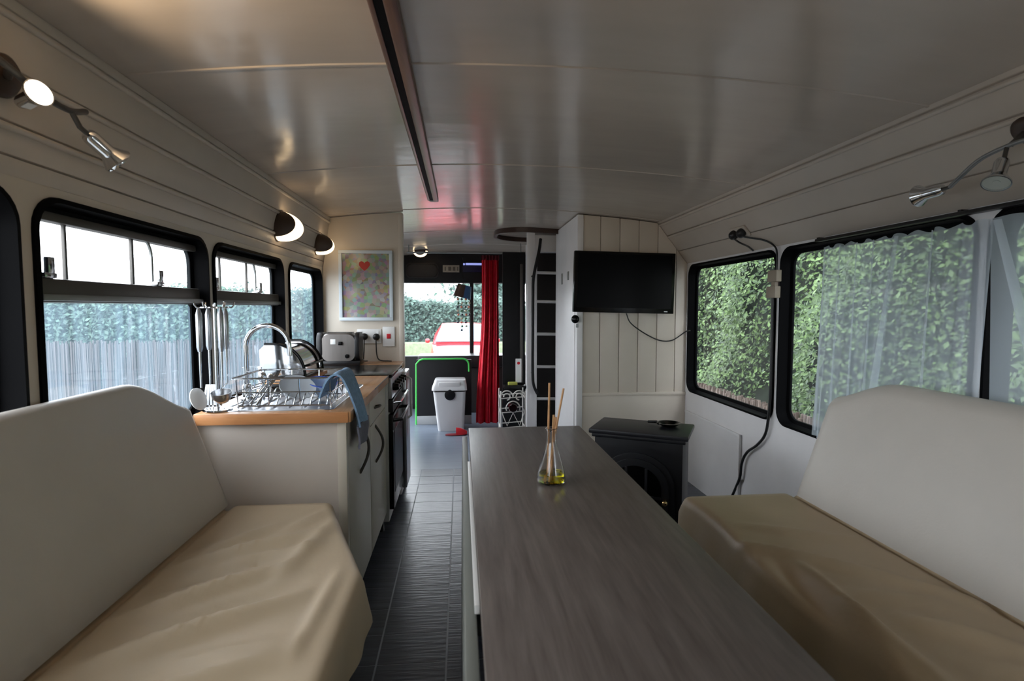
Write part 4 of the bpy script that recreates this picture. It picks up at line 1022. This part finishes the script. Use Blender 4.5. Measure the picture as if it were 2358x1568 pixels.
# swing bin
bi = thing('swing_bin', 'pale grey swing-lid bin with a black liner by the barrier', 'bin', (-.11, 5.13, 0))
def rr3(cx, cy, w, d, z, r=.03): return [(p[0], p[1], z) for p in rrect(cx-w/2, cx+w/2, cy-d/2, cy+d/2, r, 5)]
bxc, byc = -.105, 5.13
B().loft([rr3(bxc+.012, byc, .235, .20, .0), rr3(bxc+.012, byc, .245, .21, .02), rr3(bxc, byc, .300, .25, .375)]).build('tub', 'binw', bi, smooth=50)
B().loft([rr3(bxc, byc, .305, .255, .372), rr3(bxc, byc, .298, .25, .392)]).build('liner', 'bag', bi, smooth=50)
bb = B().lathe([(.0, 0), (.045, .002), (.05, .010), (.0, .014)], (bxc+.005, byc-.127, .345), (0, -1, 0), n=16); bb.build('liner_fold', 'bag', bi, smooth=50)
B().loft([rr3(bxc, byc, .325, .275, .385), rr3(bxc, byc, .322, .272, .41), rr3(bxc+.006, byc, .285, .20, .475), rr3(bxc+.006, byc, .27, .17, .482)]).build('lid', 'binw', bi, smooth=35)
B().box(bxc-.10, bxc+.10, byc-.131, byc-.100, .40, .462, None).build('swing_flap', 'binw', bi, bevel=.01)

# red slipper
spp = thing('slipper', 'red slipper lying on the aisle floor', 'slipper', (-.05, 4.86, 0))
bb = B(); rings = []
for i in range(9):
    t = i/8; w = .034*(1+.25*math.sin(t*3.0))*(.55 if i in (0, 8) else 1); rings.append([(-.14+.19*t, 4.86+w*math.cos(a)+.02*t, .006+.006*math.sin(a)) for a in [2*math.pi*k/12 for k in range(12)]])
bb.loft(rings); bb.build('sole', mat('dark_red_sole', (110, 14, 26), .6), spp, smooth=50)
bb = B(); rings = []
for i in range(8):
    t = i/7; x = -.045+.10*t; w = .038*(1-.55*t**3); h = .050*(1-.7*t*t)+.008; rings.append([(x, 4.873+w*math.cos(a), .010+h*max(0, math.sin(a))) for a in [math.pi*k/10 for k in range(11)]])
bb.loft(rings, closed=False, caps=False); bb.build('upper', 'redcloth', spp, smooth=60)

# wire wine rack
wr_ = thing('wire_rack', 'white wire rack with scrolled sides by the dark panel', 'rack', (.50, 4.75, 0))
def wtube(pts, r=.0055, n='scroll_wire'): B().tube(pts, r, 6).build(n, 'wire_w', wr_, smooth=60)
wx0, wx1 = .345, .560
for yy in (4.66, 4.86):
    for xx in (wx0, wx1): wtube([(xx, yy, 0), (xx, yy, .425)], .006, 'post')
for z in (.10, .235, .36):
    for yy in (4.66, 4.86): wtube([(wx0, yy, z), (wx1, yy, z+.015)], .005, 'rail')
    for xx in (wx0, wx1): wtube([(xx, 4.66, z), (xx, 4.86, z)], .005, 'rail')
def arc3(cx, cz_, r, a0, a1, y, n=14): return [(cx+r*math.cos(math.radians(a0+(a1-a0)*i/n)), y, cz_+r*math.sin(math.radians(a0+(a1-a0)*i/n))) for i in range(n+1)]
wtube(arc3(.398, .375, .053, 180, 0, 4.66)); wtube(arc3(.506, .375, .053, 180, 0, 4.66))
wtube(arc3(.398, .375, .028, 180, -90, 4.66)); wtube(arc3(.506, .375, .028, 0, 270, 4.66))
wtube(arc3(.452, .275, .060, 200, -20, 4.66)); wtube([(.355, 4.66, .235), (.40, 4.66, .12), (.452, 4.66, .235), (.51, 4.66, .12), (.555, 4.66, .25)])
wtube(arc3(.452, .265, .030, 200, -60, 4.66))
bt = thing('wine_bottle', 'dark wine bottle lying in the white wire rack', 'bottle', (.45, 4.76, .15))
B().lathe([(.0, 0), (.034, .002), (.036, .01), (.036, .17), (.014, .22), (.013, .28), (.0, .281)], (.45, 4.62, .282), (0, 1, .0), n=20, caps=False).build('bottle_body', mat('dark_bottle', (30, 8, 12), .1), bt, smooth=50)

# notice + small yellow-green box on dark panel, shelf
nt_ = thing('wall_notice', 'narrow white notice with a red mark on the dark panel', 'notice', (.53, 5.0, .5))
B().box(.508, .562, 4.985, 5.0, .455, .675).build('card', 'whitepl', nt_, bevel=.001)
B().lathe([(.0, 0), (.014, 0), (.014, .001), (.0, .001)], (.535, 4.9845, .635), (0, -1, 0), n=20).build('red_symbol', 'redcloth', nt_)
yl = tag(B().box(.435, .52, 4.93, 4.99, .436, .462).build('soap_box', 'yellowg', None, bevel=.006), 'small yellow-green box on the ledge under the notice', 'box')
lg = tag(B().box(.395, .60, 4.91, 5.02, .405, .435).build('ledge', 'black', None, bevel=.006), 'black ledge on the dark panel above the wire rack', 'ledge')

# ladder + newel panel + hatch trim
ld_ = thing('ladder', 'white ladder rising in the dark stairwell beside the cupboard', 'ladder', (.70, 4.45, 0))
B().box(.598, .628, 4.43, 4.47, 0, 1.74).build('stile', 'white', ld_, bevel=.004)
B().box(1.02, 1.05, 4.43, 4.47, 0, 1.74).build('stile', 'white', ld_, bevel=.004)
for yp in (628, 694, 769, 845, 920):
    zz = 1.15-(yp-708)/1250.0*4.44*1.008
    B().tube([(.628, 4.45, zz), (1.02, 4.45, zz-.008)], .0125, 10).build('rung', 'white', ld_, smooth=50)
B().box(.605, .80, 4.40, 4.50, 1.60, 1.735).build('head_block', 'white', ld_, bevel=.004)
nw = struct(B().box(.535, .600, 4.36, 4.385, 0, cz(.56)-.006).build('trim_6', 'white', bevel=.004))
hr = thing('grab_handrail', 'dark grab rail running down the white newel panel', 'handrail', (.57, 4.3, .5))
B().tube(bez([(.645, 4.36, 1.70), (.628, 4.33, 1.60), (.585, 4.32, 1.40), (.578, 4.315, 1.25), (.577, 4.315, .95), (.577, 4.315, .62), (.588, 4.32, .52), (.620, 4.34, .45)], 8), .012, 8).build('rail', 'dark', hr, smooth=60)
for zz in (1.40, .62): B().tube([(.575, 4.318, zz), (.575, 4.362, zz)], .007, 6).build('bracket', 'dark', hr)
hc = thing('hatch_trim', 'dark brown oval trim around the ceiling hatch above the ladder', 'trim', (.56, 4.5, 1.71))
def stad(x0, x1, y0, y1, r, z): return [(p[0], p[1], cz(p[0])+z) for p in rrect(x0, x1, y0, y1, r, 8)]
bb = B(); R_ = [stad(.28, .95, 4.17, 4.80, .25, .003), stad(.28, .95, 4.17, 4.80, .25, -.036), stad(.305, .925, 4.195, 4.775, .23, -.036), stad(.305, .925, 4.195, 4.775, .23, .003)]
bb.loft(R_, caps=False); bb.build('oval_trim', 'ringwood', hc, smooth=40)

# header plate, blue-lit screen
hpn = thing('number_plate_sign', 'small pale sign with dark worn figures above the windscreen', 'sign', (-.1, 6.13, 1.58))
YH = YFRONT-.10
B().box(-.192, -.008, YH-.010, YH-.0005, 1.542, 1.622).build('sign_plate', mat('aged_cream_plate', (150, 142, 128), .5), hpn, bevel=.002)
for k, (a, b) in enumerate(((-.172, -.158), (-.132, -.098), (-.082, -.052), (-.036, -.020))):
    B().box(a, b, YH-.0112, YH-.0095, 1.56, 1.604).build('worn_figure', mat('faded_figure', (92, 84, 74), .6), hpn)
bs = thing('lit_display', 'small dark blue display with a glowing pale strip above the windscreen', 'display', (.14, 6.13, 1.6))
B().box(.025, .265, YH-.03, YH-.0005, 1.545, 1.655).build('casing', 'navy', bs, bevel=.006)
B().box(.062, .255, YH-.0325, YH-.029, 1.622, 1.645).build('glowing_strip', 'bluelit', bs)
B().lathe([(.0, 0), (.012, 0), (.012, .002), (.0, .002)], (.043, YH-.0305, 1.632), (0, -1, 0), n=16).build('glowing_dot', 'bluelit', bs)

# hanging mobile
mo = thing('hanging_mobile', 'hanging ornament with a blue and brown shade and beaded strings', 'ornament', (.02, 5.95, 1.3))
ml = Matrix.Translation((.030, 5.95, 1.318)) @ Matrix.Rotation(math.radians(14), 4, 'Y')
def mring(r0, z, a0, a1, n=12): return [tuple(ml @ Vector((r0*math.cos(a0+(a1-a0)*i/n), r0*math.sin(a0+(a1-a0)*i/n), z))) for i in range(n+1)]
bb = B(); bb.loft([mring(.075, .075, math.pi*.5, math.pi*1.55), mring(.100, -.06, math.pi*.5, math.pi*1.55)], closed=False, caps=False); bb.build('brown_half_shade', 'ringwood', mo, smooth=60, flip=False)
bb = B(); bb.loft([mring(.075, .075, -math.pi*.45, math.pi*.5), mring(.100, -.06, -math.pi*.45, math.pi*.5)], closed=False, caps=False); bb.build('blue_half_shade', mat('blue_shade', (48, 92, 140), .6), mo, smooth=60, flip=False)
B().tube([(.03, 5.95, 1.39), (.03, 5.95, 1.66), (.03, 6.10, 1.70)], .003, 6).build('cord', 'black', mo)
cols = [mat('orange_bead', (206, 120, 90), .4), mat('green_bead', (60, 110, 70), .4), mat('dark_bead', (40, 44, 60), .4), mat('sand_bead', (196, 186, 160), .4)]
for k, (dx, n) in enumerate(((-.055, 7), (-.015, 9), (.03, 8), (.065, 5))):
    xx = .03+dx
    B().tube([(xx, 5.95, 1.30), (xx, 5.95, 1.27-.04*n)], .0025, 5).build('string', 'black', mo)
    for q in range(n):
        zz = 1.24-.042*q
        B().lathe([(.0, -.014), (.010, -.008), (.014, 0), (.010, .008), (.0, .014)], (xx+.004*math.sin(q*2), 5.95, zz), n=8, caps=False).build('bead', cols[(q+k*2) % 4], mo, smooth=60)

# ================================================================== OUTSIDE
GZ = -.75
M['ground'] = mat('gravel', (112, 112, 110), .9, var=.2, scale=30)
M['grass'] = mat('grass_bank', (122, 134, 104), .9, var=.2, scale=12)  # greyed so the colour carries the haze outside
struct(B().box(-45, 45, -20, 60, GZ-.1, GZ).build('ground', 'ground'))
bk = B(); bk.prism([(17.3, GZ), (18.05, GZ), (18.05, .02), (17.7, .0)], lambda u, v: (-8, u, v), lambda u, v: (3, u, v)); tag(bk.build('grass_bank', 'grass', None, bevel=.02), 'green grassy bank below the hedge beyond the windscreen', 'bank')
def leafmat(name, a, b, rough=.55):
    m = bpy.data.materials.new(name); m.use_nodes = True; nt = m.node_tree; p = nt.nodes['Principled BSDF']
    g = nt.nodes.new('ShaderNodeNewGeometry'); r = nt.nodes.new('ShaderNodeValToRGB')
    r.color_ramp.elements[0].color = lin(a)+(1,); r.color_ramp.elements[1].color = lin(b)+(1,)
    nt.links.new(g.outputs['Random Per Island'], r.inputs[0]); nt.links.new(r.outputs[0], p.inputs['Base Color'])
    p.inputs['Roughness'].default_value = rough; p.inputs['Transmission Weight'].default_value = 0
    return m
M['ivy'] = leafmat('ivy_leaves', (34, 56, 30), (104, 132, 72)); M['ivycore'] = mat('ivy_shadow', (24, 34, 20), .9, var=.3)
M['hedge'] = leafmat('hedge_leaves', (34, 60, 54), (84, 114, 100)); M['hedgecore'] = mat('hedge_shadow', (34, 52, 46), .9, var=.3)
M['wattle'] = leafmat('wattle_sticks', (84, 70, 62), (128, 112, 102)); M['wattleg'] = leafmat('grey_wattle_sticks', (52, 48, 50), (92, 86, 88))
def foliage(name, n, fn, size, m, parent):
    vs = []; fs = []
    for i in range(n):
        c, nd = fn(); c = Vector(c); nd = Vector(nd)+Vector((rnd.uniform(-.8, .8), rnd.uniform(-.8, .8), rnd.uniform(-.3, .9))); nd.normalize()
        u = nd.orthogonal().normalized(); w = nd.cross(u); a = rnd.uniform(0, 6.28); u, w = u*math.cos(a)+w*math.sin(a), w*math.cos(a)-u*math.sin(a)
        s_ = size*rnd.uniform(.6, 1.35); k = len(vs)
        vs += [c-u*s_*.6, c+w*s_*.34+nd*s_*.06, c+u*s_*.7, c-w*s_*.34+nd*s_*.06]
        fs += [(k, k+1, k+2), (k, k+2, k+3)]
    me = bpy.data.meshes.new(name); me.from_pydata([tuple(v) for v in vs], [], fs); o = link(name, me, m, parent); o['kind'] = 'stuff'; return o
# ivy-covered hedge on the right, extended above the view to cut sky light
hv_ = thing('ivy_hedge', 'tall leafy hedge growing outside the right windows', 'hedge', (4.0, 5, GZ))
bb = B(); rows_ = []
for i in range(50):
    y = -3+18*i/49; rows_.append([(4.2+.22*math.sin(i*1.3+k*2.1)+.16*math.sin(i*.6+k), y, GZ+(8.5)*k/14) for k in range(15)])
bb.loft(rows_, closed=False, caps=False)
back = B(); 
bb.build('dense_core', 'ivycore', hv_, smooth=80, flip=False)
def ivyf():
    y = rnd.uniform(.6, 14) if rnd.random() < .85 else rnd.uniform(-3, .6); z = rnd.uniform(-.2, 3.2) if rnd.random() < .8 else rnd.uniform(3.2, 7.7)
    x = 4.0-abs(rnd.gauss(0, .16))+.22*math.sin(y*3.1+z*1.7)+.14*math.sin(y*1.2-z*2.3)
    return (x, y, z), (-1, -.3, .3)
foliage('leaves', 85000, ivyf, .047, 'ivy', hv_)
# wattle fences
def fence(label, p0, p1, zt, n, wm='wattle', sg=-1):
    t = thing('wattle_fence', label, 'fence', ((p0[0]+p1[0])/2, (p0[1]+p1[1])/2, GZ), 'wattle fences')
    vs = B(); d = Vector((p1[0]-p0[0], p1[1]-p0[1], 0)); dn = d.normalized(); nn = Vector((-dn.y, dn.x, 0))
    for i in range(n):
        p = Vector((p0[0], p0[1], 0))+d*((i+rnd.uniform(-.3, .3))/n)+nn*rnd.uniform(-.015, .015); w = d.length/n*.62; h_ = zt+rnd.uniform(-.05, .03)
        a = p-dn*w; b = p+dn*w; k = nn*.012; l_ = dn*rnd.uniform(-.02, .02)
        vs.add([tuple(a-k)[:2]+(GZ,), tuple(b-k)[:2]+(GZ,), tuple(b+k)[:2]+(GZ,), tuple(a+k)[:2]+(GZ,)]+[tuple(q+l_)[:2]+(h_,) for q in (a-k, b-k, b+k, a+k)], [(0,1,5,4),(1,2,6,5),(2,3,7,6),(3,0,4,7),(4,5,6,7)])
    o = vs.build('woven_sticks', wm, t); o['kind'] = 'stuff'
    for f in (.25, .7):
        z = GZ+(zt-GZ)*f; a = Vector((p0[0], p0[1], z))+nn*.04*sg; b = Vector((p1[0], p1[1], z))+nn*.04*sg
        B().tube([a, b], .02, 6).build('cross_rail', wm, t)
    return t
fence('brown wattle fence outside the right windows under the ivy', (3.15, -1.0), (3.15, 13.0), .14, 1500)
fence('tall grey-brown wattle fence outside the left windows', (-15.0, 9.0), (-2.9, 10.4), .56, 900, 'wattleg', 1)
# left hedge
def hedge(label, x0, x1, y0, y1, zt0, zt1, n, size, group, zb_=GZ):
    t = thing('hedge', label, 'hedge', ((x0+x1)/2, (y0+y1)/2, zb_), group)
    def ht(x): u = (x-x0)/(x1-x0); return zt0+(zt1-zt0)*u+.10*math.sin(x*2.1)+.06*math.sin(x*5.3)
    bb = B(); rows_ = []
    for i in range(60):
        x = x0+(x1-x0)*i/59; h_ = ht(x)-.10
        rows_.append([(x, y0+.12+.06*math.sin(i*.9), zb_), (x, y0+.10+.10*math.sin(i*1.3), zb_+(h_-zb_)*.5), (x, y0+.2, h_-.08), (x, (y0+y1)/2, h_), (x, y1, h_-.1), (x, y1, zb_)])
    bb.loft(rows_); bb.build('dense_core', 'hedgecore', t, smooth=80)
    def f():
        x = rnd.uniform(x0, x1); h_ = ht(x)
        if rnd.random() < .75: return (x, y0+.1-abs(rnd.gauss(0, .10)), rnd.uniform(zb_, h_)), (0, -1, .4)
        return (x, rnd.uniform(y0, y1), h_+rnd.gauss(-.04, .07)), (0, -.4, 1)
    foliage('leaves', n, f, size, 'hedge', t); return t
hedge('long clipped hedge behind the left wattle fence', -17.5, -2.6, 11.2, 12.4, 1.20, 1.50, 34000, .075, 'hedges outside', zb_=GZ)
hedge('shaggy hedge beyond the windscreen behind the red car', -5.5, 3.5, 18.7, 20.2, 1.55, 1.22, 24000, .10, 'hedges outside', zb_=GZ)

# red car
ca = thing('red_car', 'red hatchback parked outside facing the windscreen', 'car', (.06, 15.0, GZ))
cxm = .06; M['carred'] = mat('red_car_paint', (206, 26, 40), .22, var=.03, coat=.5); M['carglass'] = mat('car_glass', (150, 172, 186), .08, var=.05); M['tyre'] = mat('tyre', (24, 24, 24), .8)
def carring(y, zb_, zt, wb, wt, n=4):
    return [(cxm-wb, y, zb_), (cxm+wb, y, zb_), (cxm+wb*1.02, y, (zb_+zt)/2), (cxm+wt, y, zt), (cxm+wt*.5, y, zt+.02), (cxm-wt*.5, y, zt+.02), (cxm-wt, y, zt), (cxm-wb*1.02, y, (zb_+zt)/2)]
G = GZ
bb = B(); bb.loft([carring(13.30, G+.30, G+.62, .72, .62), carring(13.36, G+.22, G+.72, .80, .70), carring(13.9, G+.20, G+.86, .84, .76), carring(14.35, G+.20, G+.95, .85, .80), carring(16.6, G+.20, G+.98, .85, .80), carring(17.1, G+.25, G+.92, .80, .72)]); bb.build('body', 'carred', ca, smooth=35)
bb = B(); bb.loft([carring(14.3, G+.93, G+.95, .78, .77), carring(14.95, G+.95, G+1.40, .74, .58), carring(15.6, G+.95, G+1.45, .74, .58), carring(16.5, G+.95, G+1.38, .74, .56), carring(16.95, G+.95, G+1.0, .72, .66)]); bb.build('cabin', 'carred', ca, smooth=35)
ws0 = [(cxm-.70, 14.36, G+.965), (cxm+.70, 14.36, G+.965), (cxm+.55, 14.93, G+1.375), (cxm-.55, 14.93, G+1.375)]
bb = B(); bb.add([(x, y-.05, z+.05) for x, y, z in ws0]+[(x, y+.02, z-.012) for x, y, z in ws0], [(0,1,2,3),(7,6,5,4),(0,4,5,1),(1,5,6,2),(2,6,7,3),(3,7,4,0)]); wsn = bb.build('windscreen', 'carglass', ca)
for s_ in (-1, 1):
    B().tube([(cxm+s_*.1, 14.34, G+.985), (cxm+s_*.1-.42, 14.56, G+1.14)], .012, 6).build('wiper', 'tyre', wsn)
    B().box(cxm+s_*.52-.15, cxm+s_*.52+.15, 13.30, 13.38, G+.56, G+.70).build('headlight', 'carglass', ca, bevel=.02)
    B().lathe([(.0, -.06), (.05, -.05), (.06, 0), (.05, .05), (.0, .06)], (cxm+s_*.93, 14.5, G+1.02), (1, 0, 0), n=12, caps=False).build('door_mirror', 'carred', ca, smooth=50)
    for yy in (13.95, 16.4):
        bb = B().lathe([(.0, -.09), (.20, -.09), (.29, -.08), (.30, 0), (.29, .08), (.20, .09), (.0, .09)], (cxm+s_*.77, yy, G+.30), (1, 0, 0), n=24, caps=False); bb.build('wheel', 'tyre', ca, smooth=40)
    B().box(cxm+s_*.14-.12, cxm+s_*.14+.12, 13.29, 13.33, G+.60, G+.655).build('grille', 'tyre', ca, bevel=.008)
B().box(cxm-.26, cxm+.26, 13.27, 13.31, G+.36, G+.47).build('number_plate', 'whitepl', ca, bevel=.004)
B().box(cxm-.70, cxm+.70, 13.26, 13.36, G+.28, G+.35).build('bumper_strip', 'tyre', ca, bevel=.01)
# bare-branched tree to the right of the car
tr = thing('tree', 'dark shrubby tree rising behind the hedge and red car', 'tree', (1.0, 22.5, GZ))
B().tube([(1.0, 22.5, GZ), (1.05, 22.5, 1.0), (.9, 22.5, 2.6)], [.10, .08, .03], 8).build('trunk', 'tyre', tr)
foliage('leaves', 3500, lambda: ((1.0+rnd.gauss(0, .6), 22.5+max(-1.6, min(1.6, rnd.gauss(0, .5))), 1.9+rnd.gauss(0, .6)), (0, -1, .3)), .16, 'hedge', tr)
